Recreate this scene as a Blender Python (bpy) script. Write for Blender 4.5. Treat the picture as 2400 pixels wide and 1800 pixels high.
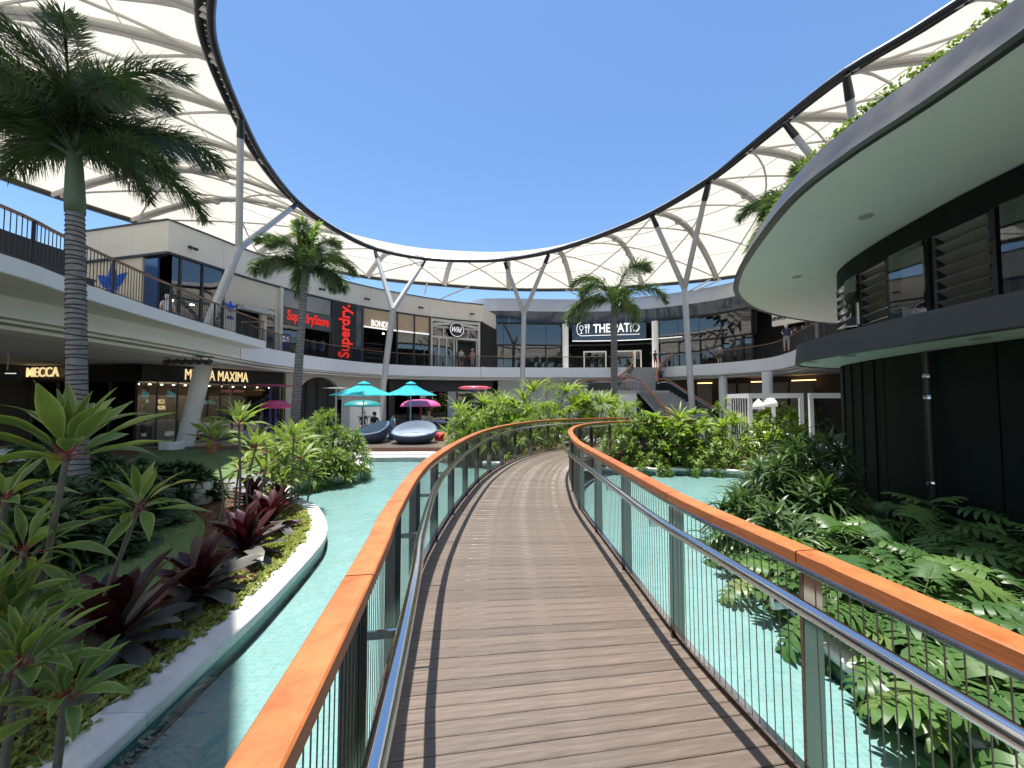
import bpy, math, random
from mathutils import Vector, Matrix
random.seed(7)
sc = bpy.context.scene
for o in list(bpy.data.objects): bpy.data.objects.remove(o)
# ---------------------------------------------------------------- camera
FPX, HOR, EYE = 902.0, 938.0, 1.70
PITCH = math.atan((HOR - 900) / FPX)
cd = bpy.data.cameras.new('camera'); cam = bpy.data.objects.new('camera', cd)
sc.collection.objects.link(cam); sc.camera = cam
cd.sensor_width = 36; cd.lens = 36 * FPX / 2400; cd.clip_start = 0.05; cd.clip_end = 3000
cam.location = (0, 0, EYE); cam.rotation_euler = (math.pi / 2 + PITCH, 0, 0)
# ---------------------------------------------------------------- sky, sun, exposure
SUN = Vector((-0.10, 0.10, 1.0)).normalized()
w = bpy.data.worlds.new('World'); sc.world = w; w.use_nodes = True
nt = w.node_tree; bg = nt.nodes['Background']
sky = nt.nodes.new('ShaderNodeTexSky'); sky.sky_type = 'NISHITA'; sky.sun_disc = False
sky.sun_elevation = math.asin(SUN.z); sky.sun_rotation = math.atan2(SUN.x, SUN.y)
sky.air_density = 1.0; sky.dust_density = 0.2; sky.ozone_density = 2.0; sky.altitude = 0
hs = nt.nodes.new('ShaderNodeHueSaturation'); hs.inputs['Saturation'].default_value = 1.13
nt.links.new(sky.outputs[0], hs.inputs['Color']); nt.links.new(hs.outputs[0], bg.inputs[0]); bg.inputs[1].default_value = 0.105
sd = bpy.data.lights.new('sun', 'SUN'); sd.energy = 4.8; sd.angle = math.radians(0.53); sd.color = (1, 0.96, 0.9)
so = bpy.data.objects.new('sun', sd); sc.collection.objects.link(so)
so.rotation_euler = SUN.to_track_quat('Z', 'Y').to_euler(); so.location = (0, 0, 60)
sc.view_settings.view_transform = 'Standard'; sc.view_settings.look = 'None'
sc.view_settings.exposure = 1.02; sc.view_settings.gamma = 1.0; sc.view_settings.use_curve_mapping = False
sc.render.engine = 'CYCLES'
sc.cycles.max_bounces = 8; sc.cycles.diffuse_bounces = 4; sc.cycles.transparent_max_bounces = 24
sc.cycles.caustics_reflective = False; sc.cycles.caustics_refractive = False

# ---------------------------------------------------------------- helpers
def ray(u, v):                       # direction through a point of the 2400 x 1800 photograph
    a = (u - 1200) / FPX; b = -(v - 900) / FPX
    return Vector((a, math.cos(PITCH) - b * math.sin(PITCH), math.sin(PITCH) + b * math.cos(PITCH)))
def at_z(u, v, z):
    d = ray(u, v); t = (z - EYE) / d.z
    return Vector((d.x * t, d.y * t, z))
def at_y(u, v, y):
    d = ray(u, v); t = y / d.y
    return Vector((d.x * t, y, EYE + d.z * t))
def px(u, y, v=900): return at_y(u, v, y).x
def put(name, me, parent=None, mats=(), loc=None, mw=None):
    o = bpy.data.objects.new(name, me); sc.collection.objects.link(o)
    if parent is not None: o.parent = parent
    if mats and me is not None and not me.materials:
        for m in mats: me.materials.append(m)
    if mw is not None: o.matrix_basis = mw
    elif loc is not None: o.location = loc
    return o
def tag(o, label, cat, group=None, kind=None):
    o['label'] = label
    if cat: o['category'] = cat
    if group: o['group'] = group
    if kind: o['kind'] = kind
    return o
def structure(o, label=None):
    o['kind'] = 'structure'
    if label: o['label'] = label
    return o
def empty(name, loc, label, cat, group=None, rz=0):
    o = bpy.data.objects.new(name, None); sc.collection.objects.link(o)
    o.empty_display_size = 0.2; o.location = loc; o.rotation_euler = (0, 0, rz)
    return tag(o, label, cat, group)
class MB:
    """collects geometry; build() links ONE mesh object. Coordinates are world ones minus .org"""
    def __init__(s, org=(0, 0, 0)): s.v = []; s.f = []; s.m = []; s.org = Vector(org)
    def add(s, V, F, mi=0):
        n = len(s.v); s.v += [Vector(p) - s.org for p in V]
        s.f += [tuple(i + n for i in f) for f in F]; s.m += [mi] * len(F); return s
    def box(s, c, size, rz=0, mi=0, axes=None):
        c = Vector(c); h = [x / 2 for x in size]
        if axes is None:
            X = Vector((math.cos(rz), math.sin(rz), 0)); Y = Vector((-math.sin(rz), math.cos(rz), 0)); Z = Vector((0, 0, 1))
        else: X, Y, Z = axes
        V = [c + X * (sx * h[0]) + Y * (sy * h[1]) + Z * (sz * h[2]) for sz in (-1, 1) for sx, sy in ((-1, -1), (1, -1), (1, 1), (-1, 1))]
        return s.add(V, [(3, 2, 1, 0), (4, 5, 6, 7), (0, 1, 5, 4), (1, 2, 6, 5), (2, 3, 7, 6), (3, 0, 4, 7)], mi)
    def bar(s, a, b, w, h=None, mi=0, up=(0, 0, 1)):
        a = Vector(a); b = Vector(b); d = b - a; L = d.length
        if L < 1e-6: return s
        X = d / L; up = Vector(up)
        Y = up.cross(X)
        if Y.length < 1e-4: Y = Vector((0, 1, 0)).cross(X)
        Y.normalize(); Z = X.cross(Y)
        return s.box((a + b) / 2, (L, w, h or w), axes=(X, Y, Z), mi=mi)
    def tube(s, pts, r, n=8, mi=0, caps=True, closed=False):
        pts = [Vector(p) for p in pts]; k = len(pts); rr = r if isinstance(r, (list, tuple)) else [r] * k
        V = []; F = []; ref = None
        for i, p in enumerate(pts):
            if closed: d = pts[(i + 1) % k] - pts[i - 1]
            else: d = pts[min(i + 1, k - 1)] - pts[max(i - 1, 0)]
            d.normalize()
            if ref is None:
                ref = Vector((0, 0, 1)) if abs(d.z) < 0.9 else Vector((1, 0, 0))
            A = d.cross(ref)
            if A.length < 1e-4: A = d.cross(Vector((0, 1, 0)))
            A.normalize(); B = d.cross(A).normalized(); ref = -B if False else ref
            for j in range(n):
                t = 2 * math.pi * j / n; V.append(p + (A * math.cos(t) + B * math.sin(t)) * rr[i])
        for i in range(k if closed else k - 1):
            a = i * n; b = ((i + 1) % k) * n
            for j in range(n): F.append((a + j, a + (j + 1) % n, b + (j + 1) % n, b + j))
        if caps and not closed:
            F.append(tuple(range(n))[::-1]); F.append(tuple(range((k - 1) * n, k * n)))
        return s.add(V, F, mi)
    def sweep(s, path, prof, closed=False, mi=0, capends=True, profclosed=True):
        """prof = [(offset to the right of the path, dz)]; path 3D"""
        P = [Vector(p) for p in path]; k = len(P); n = len(prof); V = []; F = []
        for i, p in enumerate(P):
            if closed: d = P[(i + 1) % k] - P[i - 1]
            else: d = P[min(i + 1, k - 1)] - P[max(i - 1, 0)]
            R = Vector((d.y, -d.x, 0)).normalized()
            V += [p + R * o + Vector((0, 0, z)) for o, z in prof]
        m = n if profclosed else n - 1
        for i in range(k if closed else k - 1):
            a = i * n; b = ((i + 1) % k) * n
            for j in range(m): F.append((a + j, b + j, b + (j + 1) % n, a + (j + 1) % n))
        if capends and not closed and profclosed:
            F.append(tuple(range(n))); F.append(tuple(range((k - 1) * n, k * n))[::-1])
        return s.add(V, F, mi)
    def ribbon(s, A, B, mi=0, flip=False):
        k = len(A); V = [Vector(p) for p in A] + [Vector(p) for p in B]
        F = [((i, i + 1, k + i + 1, k + i) if not flip else (i, k + i, k + i + 1, i + 1)) for i in range(k - 1)]
        return s.add(V, F, mi)
    def lathe(s, c, prof, n=20, mi=0, sx=1, sy=1):
        c = Vector(c); V = []; F = []
        for r, z in prof:
            for j in range(n):
                t = 2 * math.pi * j / n; V.append(c + Vector((r * sx * math.cos(t), r * sy * math.sin(t), z)))
        for i in range(len(prof) - 1):
            for j in range(n): F.append((i * n + j, i * n + (j + 1) % n, (i + 1) * n + (j + 1) % n, (i + 1) * n + j))
        if prof[0][0] > 1e-6: F.append(tuple(range(n))[::-1])
        if prof[-1][0] > 1e-6: F.append(tuple(range((len(prof) - 1) * n, len(prof) * n)))
        return s.add(V, F, mi)
    def mesh(s, name, mats, smooth=False, angle=None):
        me = bpy.data.meshes.new(name); me.from_pydata(s.v, [], s.f)
        for m in (mats if isinstance(mats, (list, tuple)) else [mats]): me.materials.append(m)
        if any(s.m): me.polygons.foreach_set('material_index', s.m)
        if smooth: me.polygons.foreach_set('use_smooth', [True] * len(s.f))
        me.validate(); me.update()
        return me
    def build(s, name, mats, parent=None, smooth=False):
        o = put(name, s.mesh(name, mats, smooth), parent); 
        if s.org.length > 0 and parent is None: o.location = s.org
        return o
def smooth_by_angle(o, deg=40):
    import bmesh
    me = o.data; bm = bmesh.new(); bm.from_mesh(me)
    bmesh.ops.remove_doubles(bm, verts=bm.verts, dist=1e-5)
    for f in bm.faces: f.smooth = True
    for e in bm.edges:
        if len(e.link_faces) == 2 and e.calc_face_angle(0) > math.radians(deg): e.smooth = False
    bm.to_mesh(me); bm.free()
def spline(pts, step=None, sub=6, closed=False):
    P = [Vector(p) for p in pts]; k = len(P); out = []
    rng = range(k if closed else k - 1)
    for i in rng:
        if closed: p0, p1, p2, p3 = P[i - 1], P[i], P[(i + 1) % k], P[(i + 2) % k]
        else: p0, p1, p2, p3 = P[max(i - 1, 0)], P[i], P[i + 1], P[min(i + 2, k - 1)]
        for j in range(sub):
            t = j / sub
            out.append(0.5 * ((2 * p1) + (p2 - p0) * t + (2 * p0 - 5 * p1 + 4 * p2 - p3) * t * t + (3 * p1 - p0 - 3 * p2 + p3) * t ** 3))
    if not closed: out.append(P[-1].copy())
    return resample(out, step) if step else out
def resample(P, step):
    L = [0]
    for a, b in zip(P, P[1:]): L.append(L[-1] + (b - a).length)
    n = max(2, int(round(L[-1] / step)) + 1); out = []; j = 0
    for i in range(n):
        t = L[-1] * i / (n - 1)
        while j < len(P) - 2 and L[j + 1] < t: j += 1
        q = (t - L[j]) / max(1e-9, L[j + 1] - L[j]); out.append(P[j].lerp(P[j + 1], q))
    return out
def offset(P, d):                    # to the right of the travel direction, horizontally
    out = []; k = len(P)
    for i, p in enumerate(P):
        t = P[min(i + 1, k - 1)] - P[max(i - 1, 0)]
        out.append(p + Vector((t.y, -t.x, 0)).normalized() * d)
    return out
def zz(P, z): return [Vector((p.x, p.y, z)) for p in P]
def on_path(P, u, v=820):            # where the vertical plane through column u meets a plan path
    d = ray(u, v); best = None
    for a, b in zip(P, P[1:]):
        fa = a.x * d.y - a.y * d.x; fb = b.x * d.y - b.y * d.x
        if fa * fb <= 0 and abs(fa - fb) > 1e-9:
            q = a.lerp(b, fa / (fa - fb)); t = (b - a).normalized()
            if q.y > 0: return q, t
    i = min(range(len(P)), key=lambda i: abs(P[i].x * d.y - P[i].y * d.x))
    t = (P[min(i + 1, len(P) - 1)] - P[max(i - 1, 0)]).normalized()
    return P[i].copy(), t

# ---------------------------------------------------------------- materials
def nodes(name):
    m = bpy.data.materials.new(name); m.use_nodes = True; t = m.node_tree
    return m, t, t.nodes['Principled BSDF'], t.nodes['Material Output']
def L(t, a, b): t.links.new(a, b)
def mat(name, col, rough=0.6, metal=0.0, var=0.12, scale=3.0, detail=4.0, bump=0.0, bscale=40.0, rnd=0.0, spec=0.5, stretch=None, coat=0.0, emit=0.0, emitc=None, rvar=0.0):
    m, t, b, out = nodes(name); N = t.nodes
    b.inputs['Roughness'].default_value = rough; b.inputs['Metallic'].default_value = metal
    b.inputs['Specular IOR Level'].default_value = spec; b.inputs['Coat Weight'].default_value = coat
    tc = N.new('ShaderNodeTexCoord'); src = tc.outputs['Object']
    if stretch:
        mp = N.new('ShaderNodeMapping'); mp.inputs['Scale'].default_value = stretch; L(t, src, mp.inputs[0]); src = mp.outputs[0]
    nz = N.new('ShaderNodeTexNoise'); nz.inputs['Scale'].default_value = scale; nz.inputs['Detail'].default_value = detail
    nz.inputs['Roughness'].default_value = 0.65; L(t, src, nz.inputs['Vector'])
    mr = N.new('ShaderNodeMapRange'); mr.inputs[1].default_value = 0.25; mr.inputs[2].default_value = 0.75
    mr.inputs[3].default_value = 1 - var; mr.inputs[4].default_value = 1 + var; L(t, nz.outputs[0], mr.inputs[0])
    fac = mr.outputs[0]
    if rnd:
        oi = N.new('ShaderNodeObjectInfo'); r2 = N.new('ShaderNodeMapRange')
        r2.inputs[3].default_value = 1 - rnd; r2.inputs[4].default_value = 1 + rnd; L(t, oi.outputs['Random'], r2.inputs[0])
        mu = N.new('ShaderNodeMath'); mu.operation = 'MULTIPLY'; L(t, fac, mu.inputs[0]); L(t, r2.outputs[0], mu.inputs[1]); fac = mu.outputs[0]
    vm = N.new('ShaderNodeVectorMath'); vm.operation = 'SCALE'; vm.inputs[0].default_value = col; L(t, fac, vm.inputs['Scale'])
    L(t, vm.outputs[0], b.inputs['Base Color'])
    if rvar:
        r3 = N.new('ShaderNodeMapRange'); r3.inputs[1].default_value = 0.3; r3.inputs[2].default_value = 0.7
        r3.inputs[3].default_value = max(0, rough - rvar); r3.inputs[4].default_value = min(1, rough + rvar)
        L(t, nz.outputs[0], r3.inputs[0]); L(t, r3.outputs[0], b.inputs['Roughness'])
    if bump:
        n2 = N.new('ShaderNodeTexNoise'); n2.inputs['Scale'].default_value = bscale; n2.inputs['Detail'].default_value = 3; L(t, src, n2.inputs['Vector'])
        bp = N.new('ShaderNodeBump'); bp.inputs['Strength'].default_value = bump; bp.inputs['Distance'].default_value = 0.01
        L(t, n2.outputs[0], bp.inputs['Height']); L(t, bp.outputs[0], b.inputs['Normal'])
    if emit:
        b.inputs['Emission Strength'].default_value = emit; b.inputs['Emission Color'].default_value = (*(emitc or col), 1)
    return m
def leafmat(name, c1, c2, rough=0.35, trans=0.3, c3=None, spec=0.5, island=True, tcol=None, rim=None):
    """c1..c2 vary per leaf (random per island or per object)"""
    m, t, b, out = nodes(name); N = t.nodes
    b.inputs['Roughness'].default_value = rough + 0.1; b.inputs['Specular IOR Level'].default_value = spec * 0.7
    if island: rn = N.new('ShaderNodeNewGeometry').outputs['Random Per Island']
    else: rn = N.new('ShaderNodeObjectInfo').outputs['Random']
    cr = N.new('ShaderNodeValToRGB'); cr.color_ramp.elements[0].color = (*c1, 1); cr.color_ramp.elements[1].color = (*c2, 1)
    if c3:
        e = cr.color_ramp.elements.new(0.93); e.color = (*c2, 1); cr.color_ramp.elements[2].color = (*c3, 1)
    L(t, rn, cr.inputs[0])
    tc = N.new('ShaderNodeTexCoord'); nz = N.new('ShaderNodeTexNoise'); nz.inputs['Scale'].default_value = 9; L(t, tc.outputs['Object'], nz.inputs['Vector'])
    mr = N.new('ShaderNodeMapRange'); mr.inputs[3].default_value = 0.8; mr.inputs[4].default_value = 1.2; L(t, nz.outputs[0], mr.inputs[0])
    vm = N.new('ShaderNodeVectorMath'); vm.operation = 'SCALE'; L(t, cr.outputs[0], vm.inputs[0]); L(t, mr.outputs[0], vm.inputs['Scale'])
    if rim:
        at = N.new('ShaderNodeAttribute'); at.attribute_name = 'rim'; pw = N.new('ShaderNodeMath'); pw.operation = 'POWER'; pw.inputs[1].default_value = 5; L(t, at.outputs['Fac'], pw.inputs[0])
        mc = N.new('ShaderNodeMix'); mc.data_type = 'RGBA'; mc.inputs[7].default_value = (*rim, 1); L(t, pw.outputs[0], mc.inputs[0]); L(t, cr.outputs[0], mc.inputs[6]); L(t, mc.outputs[2], vm.inputs[0])
    L(t, vm.outputs[0], b.inputs['Base Color'])
    tr = N.new('ShaderNodeBsdfTranslucent'); v2 = N.new('ShaderNodeVectorMath'); v2.operation = 'MULTIPLY'
    v2.inputs[1].default_value = tcol or (1.5, 1.6, 0.7); L(t, vm.outputs[0], v2.inputs[0]); L(t, v2.outputs[0], tr.inputs[0])
    mx = N.new('ShaderNodeMixShader'); mx.inputs[0].default_value = trans
    L(t, b.outputs[0], mx.inputs[1]); L(t, tr.outputs[0], mx.inputs[2]); L(t, mx.outputs[0], out.inputs[0])
    return m
def glassmat(name, col, alpha, rough=0.02, spec=0.6):
    """tinted pane: fresnel reflection over a see-through tint"""
    m, t, b, out = nodes(name); N = t.nodes
    tr = N.new('ShaderNodeBsdfTransparent'); tr.inputs[0].default_value = (*col, 1)
    gl = N.new('ShaderNodeBsdfGlossy'); gl.inputs['Roughness'].default_value = rough
    fr = N.new('ShaderNodeFresnel'); fr.inputs[0].default_value = 1.5
    ad = N.new('ShaderNodeMath'); ad.operation = 'ADD'; ad.use_clamp = True; ad.inputs[1].default_value = alpha; L(t, fr.outputs[0], ad.inputs[0])
    mx = N.new('ShaderNodeMixShader'); L(t, ad.outputs[0], mx.inputs[0]); L(t, tr.outputs[0], mx.inputs[1]); L(t, gl.outputs[0], mx.inputs[2])
    L(t, mx.outputs[0], out.inputs[0]); return m
M = {}
M['deck'] = mat('deck_board', (0.128, 0.100, 0.079), 0.36, var=0.22, scale=5, stretch=(0.6, 9, 9), bump=0.25, bscale=14, rnd=0.12, rvar=0.14)
M['deckside'] = mat('deck_edge_timber', (0.11, 0.045, 0.03), 0.6, var=0.25, scale=4)
M['rail'] = mat('oiled_timber_rail', (0.375, 0.118, 0.036), 0.42, var=0.34, scale=3, stretch=(3, 3, 30), bump=0.08, bscale=20, rnd=0.15, rvar=0.08)
M['steel'] = mat('polished_steel', (0.62, 0.63, 0.64), 0.13, 1.0, var=0.05, scale=6)
M['mirror'] = mat('mirror_steel_post', (0.22, 0.20, 0.18), 0.10, 1.0, var=0.08, scale=3)
M['cable'] = mat('steel_cable', (0.16, 0.14, 0.12), 0.4, 0.7, var=0.1)
M['shadowgap'] = mat('dark_subframe', (0.02, 0.018, 0.016), 0.8)
M['stone'] = mat('white_terrazzo_kerb', (0.64, 0.63, 0.605), 0.55, var=0.15, scale=7, detail=10, bump=0.1, bscale=90, rnd=0.06)
M['paver'] = mat('light_stone_paver', (0.42, 0.40, 0.37), 0.7, var=0.12, scale=8, bump=0.15, rnd=0.1)
M['slate'] = mat('grey_crazy_paving', (0.16, 0.17, 0.18), 0.6, var=0.2, scale=6, bump=0.25, rnd=0.25)
M['soil'] = mat('bark_mulch', (0.10, 0.05, 0.027), 0.95, var=0.55, scale=38, bump=0.9, bscale=60)
M['ground'] = mat('grey_stone_paving', (0.36, 0.35, 0.33), 0.65, var=0.12, scale=1.2)
M['white'] = mat('white_painted_concrete', (0.80, 0.80, 0.78), 0.6, var=0.05, scale=0.8)
M['fascia'] = mat('white_fascia_paint', (0.80, 0.81, 0.82), 0.5, var=0.05, scale=0.5)
M['soffit'] = mat('soffit_paint', (0.80, 0.80, 0.76), 0.7, var=0.06, scale=0.4)
M['beige'] = mat('beige_cladding', (0.68, 0.635, 0.565), 0.6, var=0.05, scale=0.6)
M['beige2'] = mat('warm_beige_render', (0.60, 0.53, 0.43), 0.7, var=0.05, scale=0.6)
M['grey'] = mat('pale_grey_cladding', (0.54, 0.56, 0.60), 0.5, var=0.06, scale=0.5)
M['black'] = mat('black_panel', (0.012, 0.012, 0.013), 0.45, var=0.2)
M['charcoal'] = mat('charcoal_frame', (0.035, 0.037, 0.04), 0.45, var=0.15)
M['bluepanel'] = mat('blue_black_glass_panel', (0.02, 0.035, 0.06), 0.08, var=0.2, scale=0.3, spec=0.8)
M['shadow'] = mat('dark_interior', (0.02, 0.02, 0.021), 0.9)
M['ringbeam'] = mat('black_ring_beam', (0.012, 0.013, 0.016), 0.3, var=0.1, spec=0.5)
M['whitesteel'] = mat('cream_painted_steel', (0.58, 0.55, 0.50), 0.5, var=0.04)
M['column'] = mat('silver_painted_column', (0.45, 0.45, 0.44), 0.4, 0.15, var=0.05)
M['bronze'] = mat('bronze_rail', (0.24, 0.13, 0.07), 0.4, 0.2, var=0.1)
M['picket'] = mat('dark_picket', (0.014, 0.014, 0.015), 0.5, 0.0)
M['glass'] = glassmat('clear_glass', (0.82, 0.86, 0.85), 0.03)
M['tint'] = glassmat('tinted_glass', (0.30, 0.33, 0.35), 0.10)
M['darkglass'] = glassmat('dark_tinted_glass', (0.10, 0.12, 0.14), 0.10)
M['red'] = mat('red_sign_letter', (0.55, 0.02, 0.015), 0.4, emit=0.35, emitc=(0.8, 0.03, 0.02))
M['gold'] = mat('lit_gold_letter', (0.75, 0.55, 0.25), 0.4, emit=0.45, emitc=(1.0, 0.75, 0.38))
M['whiteletter'] = mat('lit_white_letter', (0.8, 0.8, 0.8), 0.4, emit=0.35, emitc=(1, 1, 1))
M['blackletter'] = mat('black_letter', (0.02, 0.02, 0.02), 0.5)
M['blue'] = mat('royal_blue_vinyl', (0.02, 0.10, 0.55), 0.5)
M['lampglow'] = mat('lit_lamp', (1, 0.9, 0.7), 0.5, emit=6.0, emitc=(1, 0.85, 0.6))
M['warmglow'] = mat('warm_cove_light', (1, 0.7, 0.35), 0.5, emit=2.2, emitc=(1, 0.62, 0.25))
M['roofmetal'] = mat('dark_brushed_metal', (0.085, 0.082, 0.078), 0.4, 0.35, var=0.2, scale=1.2, rvar=0.12)
M['pavsoffit'] = mat('white_soffit', (0.84, 0.86, 0.84), 0.6, var=0.03)
M['pavwall'] = mat('black_green_cladding', (0.005, 0.0085, 0.0075), 0.6, var=0.3, scale=2, stretch=(1, 1, 0.1), spec=0.15)
M['palmtrunk'] = mat('grey_palm_trunk', (0.20, 0.19, 0.19), 0.85, var=0.3, scale=10, bump=0.4, bscale=30)
M['palmring'] = mat('palm_leaf_scar', (0.05, 0.045, 0.042), 0.9, var=0.2)
M['crownshaft'] = mat('green_crownshaft', (0.09, 0.13, 0.075), 0.5, var=0.15)
M['stem'] = mat('woody_stem', (0.13, 0.11, 0.085), 0.85, var=0.3, scale=25, bump=0.5, bscale=60)
M['skin'] = mat('skin', (0.50, 0.29, 0.20), 0.6)
def water_mat():
    m, t, b, out = nodes('pool_water'); N = t.nodes
    tr = N.new('ShaderNodeBsdfTransparent'); tr.inputs[0].default_value = (0.84, 0.95, 0.94, 1)
    gl = N.new('ShaderNodeBsdfGlossy'); gl.inputs['Roughness'].default_value = 0.02
    tc = N.new('ShaderNodeTexCoord'); n1 = N.new('ShaderNodeTexNoise'); n1.inputs['Scale'].default_value = 4.5; n1.inputs['Detail'].default_value = 3
    n1.inputs['Distortion'].default_value = 0.6
    L(t, tc.outputs['Object'], n1.inputs['Vector'])
    bp = N.new('ShaderNodeBump'); bp.inputs['Strength'].default_value = 0.45; bp.inputs['Distance'].default_value = 0.03; L(t, n1.outputs[0], bp.inputs['Height'])
    fr = N.new('ShaderNodeFresnel'); fr.inputs[0].default_value = 1.33; L(t, bp.outputs[0], fr.inputs['Normal']); L(t, bp.outputs[0], gl.inputs['Normal'])
    mx = N.new('ShaderNodeMixShader'); L(t, fr.outputs[0], mx.inputs[0]); L(t, tr.outputs[0], mx.inputs[1]); L(t, gl.outputs[0], mx.inputs[2])
    L(t, mx.outputs[0], out.inputs[0]); return m
M['water'] = water_mat()
def pool_mat():                       # small turquoise mosaic
    m, t, b, out = nodes('turquoise_mosaic'); N = t.nodes
    tc = N.new('ShaderNodeTexCoord'); br = N.new('ShaderNodeTexBrick'); br.offset = 0.0
    br.inputs['Scale'].default_value = 1.0; br.inputs['Brick Width'].default_value = 0.05; br.inputs['Row Height'].default_value = 0.05
    br.inputs['Mortar Size'].default_value = 0.003; br.inputs['Color1'].default_value = (0.195, 0.305, 0.30, 1); br.inputs['Color2'].default_value = (0.24, 0.35, 0.342, 1)
    br.inputs['Mortar'].default_value = (0.285, 0.375, 0.365, 1)
    L(t, tc.outputs['Object'], br.inputs[0])
    nz = N.new('ShaderNodeTexNoise'); nz.inputs['Scale'].default_value = 1.3; L(t, tc.outputs['Object'], nz.inputs['Vector'])
    mr = N.new('ShaderNodeMapRange'); mr.inputs[3].default_value = 0.85; mr.inputs[4].default_value = 1.12; L(t, nz.outputs[0], mr.inputs[0])
    vm = N.new('ShaderNodeVectorMath'); vm.operation = 'SCALE'; L(t, br.outputs[0], vm.inputs[0]); L(t, mr.outputs[0], vm.inputs['Scale'])
    L(t, vm.outputs[0], b.inputs['Base Color']); b.inputs['Roughness'].default_value = 0.5; return m
M['pool'] = pool_mat()
def membrane_mat():
    m, t, b, out = nodes('canopy_membrane'); N = t.nodes
    b.inputs['Base Color'].default_value = (0.80, 0.79, 0.75, 1); b.inputs['Roughness'].default_value = 0.6
    tc = N.new('ShaderNodeTexCoord'); nz = N.new('ShaderNodeTexNoise'); nz.inputs['Scale'].default_value = 0.35; nz.inputs['Detail'].default_value = 2; L(t, tc.outputs['Object'], nz.inputs['Vector'])
    cr = N.new('ShaderNodeValToRGB'); cr.color_ramp.elements[0].color = (0.52, 0.48, 0.395, 1); cr.color_ramp.elements[1].color = (0.60, 0.56, 0.47, 1); L(t, nz.outputs[0], cr.inputs[0])
    tr = N.new('ShaderNodeBsdfTranslucent'); L(t, cr.outputs[0], tr.inputs[0])
    mx = N.new('ShaderNodeMixShader'); mx.inputs[0].default_value = 0.55; L(t, b.outputs[0], mx.inputs[1]); L(t, tr.outputs[0], mx.inputs[2]); L(t, mx.outputs[0], out.inputs[0])
    return m
M['membrane'] = membrane_mat()
# ================================================================ SETTING
M['poolwall'] = mat('teal_tile_painted_shade', (0.06, 0.19, 0.175), 0.3, var=0.15, scale=20)  # tile colour darkened to paint in the shade below the kerb
GZ, WZ = -0.80, -0.405
def V2(l, z=0.0): return [Vector((p[0], p[1], p[2] if len(p) > 2 else z)) for p in l]
g = MB(); g.add([(-900, -900, GZ), (900, -900, GZ), (900, 900, GZ), (-900, 900, GZ)], [(0, 1, 2, 3)])
structure(g.build('ground', M['ground']))
bankL = spline(V2([(-2.3, -4), (-2.35, -0.5), (-2.37, 2.22), (-2.42, 3.3), (-2.48, 4.06), (-2.66, 5.3), (-2.83, 5.96), (-3.19, 6.69), (-3.85, 7.64), (-4.65, 8.31), (-5.1, 8.9), (-5.22, 9.58), (-4.82, 10.2), (-4.3, 10.9), (-4.25, 11.7), (-4.9, 12.8), (-5.6, 13.7)]), 0.12)
farL = spline(V2([(-5.6, 14.32), (-4.7, 14.32), (-3.8, 14.38), (-2.6, 14.2), (-1.6, 13.5), (-1.0, 12.95)]), 0.15)
island = spline(V2([(-1.0, 12.95), (-0.2, 12.75), (0.8, 12.5), (2.2, 12.05), (3.87, 11.75), (5.2, 11.72), (6.4, 11.45), (7.1, 10.9)]), 0.12)
bankR = spline(V2([(7.1, 10.9), (6.6, 9.6), (5.2, 8.3), (4.1, 7.2), (3.51, 6.3), (3.18, 5.53), (3.01, 4.71), (2.72, 3.7), (2.62, 3.1), (2.78, 2.5), (3.2, 1.5), (3.6, 0), (3.7, -4)]), 0.12)
poly = bankL + farL + island[1:] + bankR[1:]
def flat(name, P, z, m, kind=True):
    b = MB(); b.add([(p.x, p.y, z) for p in P], [tuple(range(len(P)))])
    o = b.build(name, m)
    if o.data.polygons[0].normal.z < 0:
        o.data.flip_normals()
    return o
structure(flat('pool_floor', poly, -0.58, M['pool']))
wt = flat('water', offset(poly, -0.02), WZ, M['water']); structure(wt)
def block(name, P, z0, z1, mats):
    """solid block: top face plus skirt"""
    a = sum(P[i].x * P[(i + 1) % len(P)].y - P[(i + 1) % len(P)].x * P[i].y for i in range(len(P)))
    if a < 0: P = P[::-1]
    n = len(P); b = MB(); b.add([(p.x, p.y, z1) for p in P] + [(p.x, p.y, z0) for p in P], [tuple(range(n))] + [(i, n + i, n + (i + 1) % n, (i + 1) % n) for i in range(n)])
    return b.build(name, mats)
KW = 0.33
structure(block('garden_soil', offset(bankL, -KW + 0.02) + V2([(-6.5, 15.5), (-12, 18.5), (-17, 17), (-17, -4)]), GZ, -0.42, M['soil']))
isl_in = offset(island, -0.28)
structure(block('planter_soil', isl_in + V2([(9.0, 12.5), (11, 15.5), (9, 18.5), (3, 19.5), (-1.2, 17.5), (-2.1, 15.2)]), GZ, -0.40, M['soil']))
structure(block('garden_soil', offset(bankR, -0.26) + V2([(9.5, -4), (9.5, 10.5)]), GZ, -0.40, M['soil']))
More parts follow.
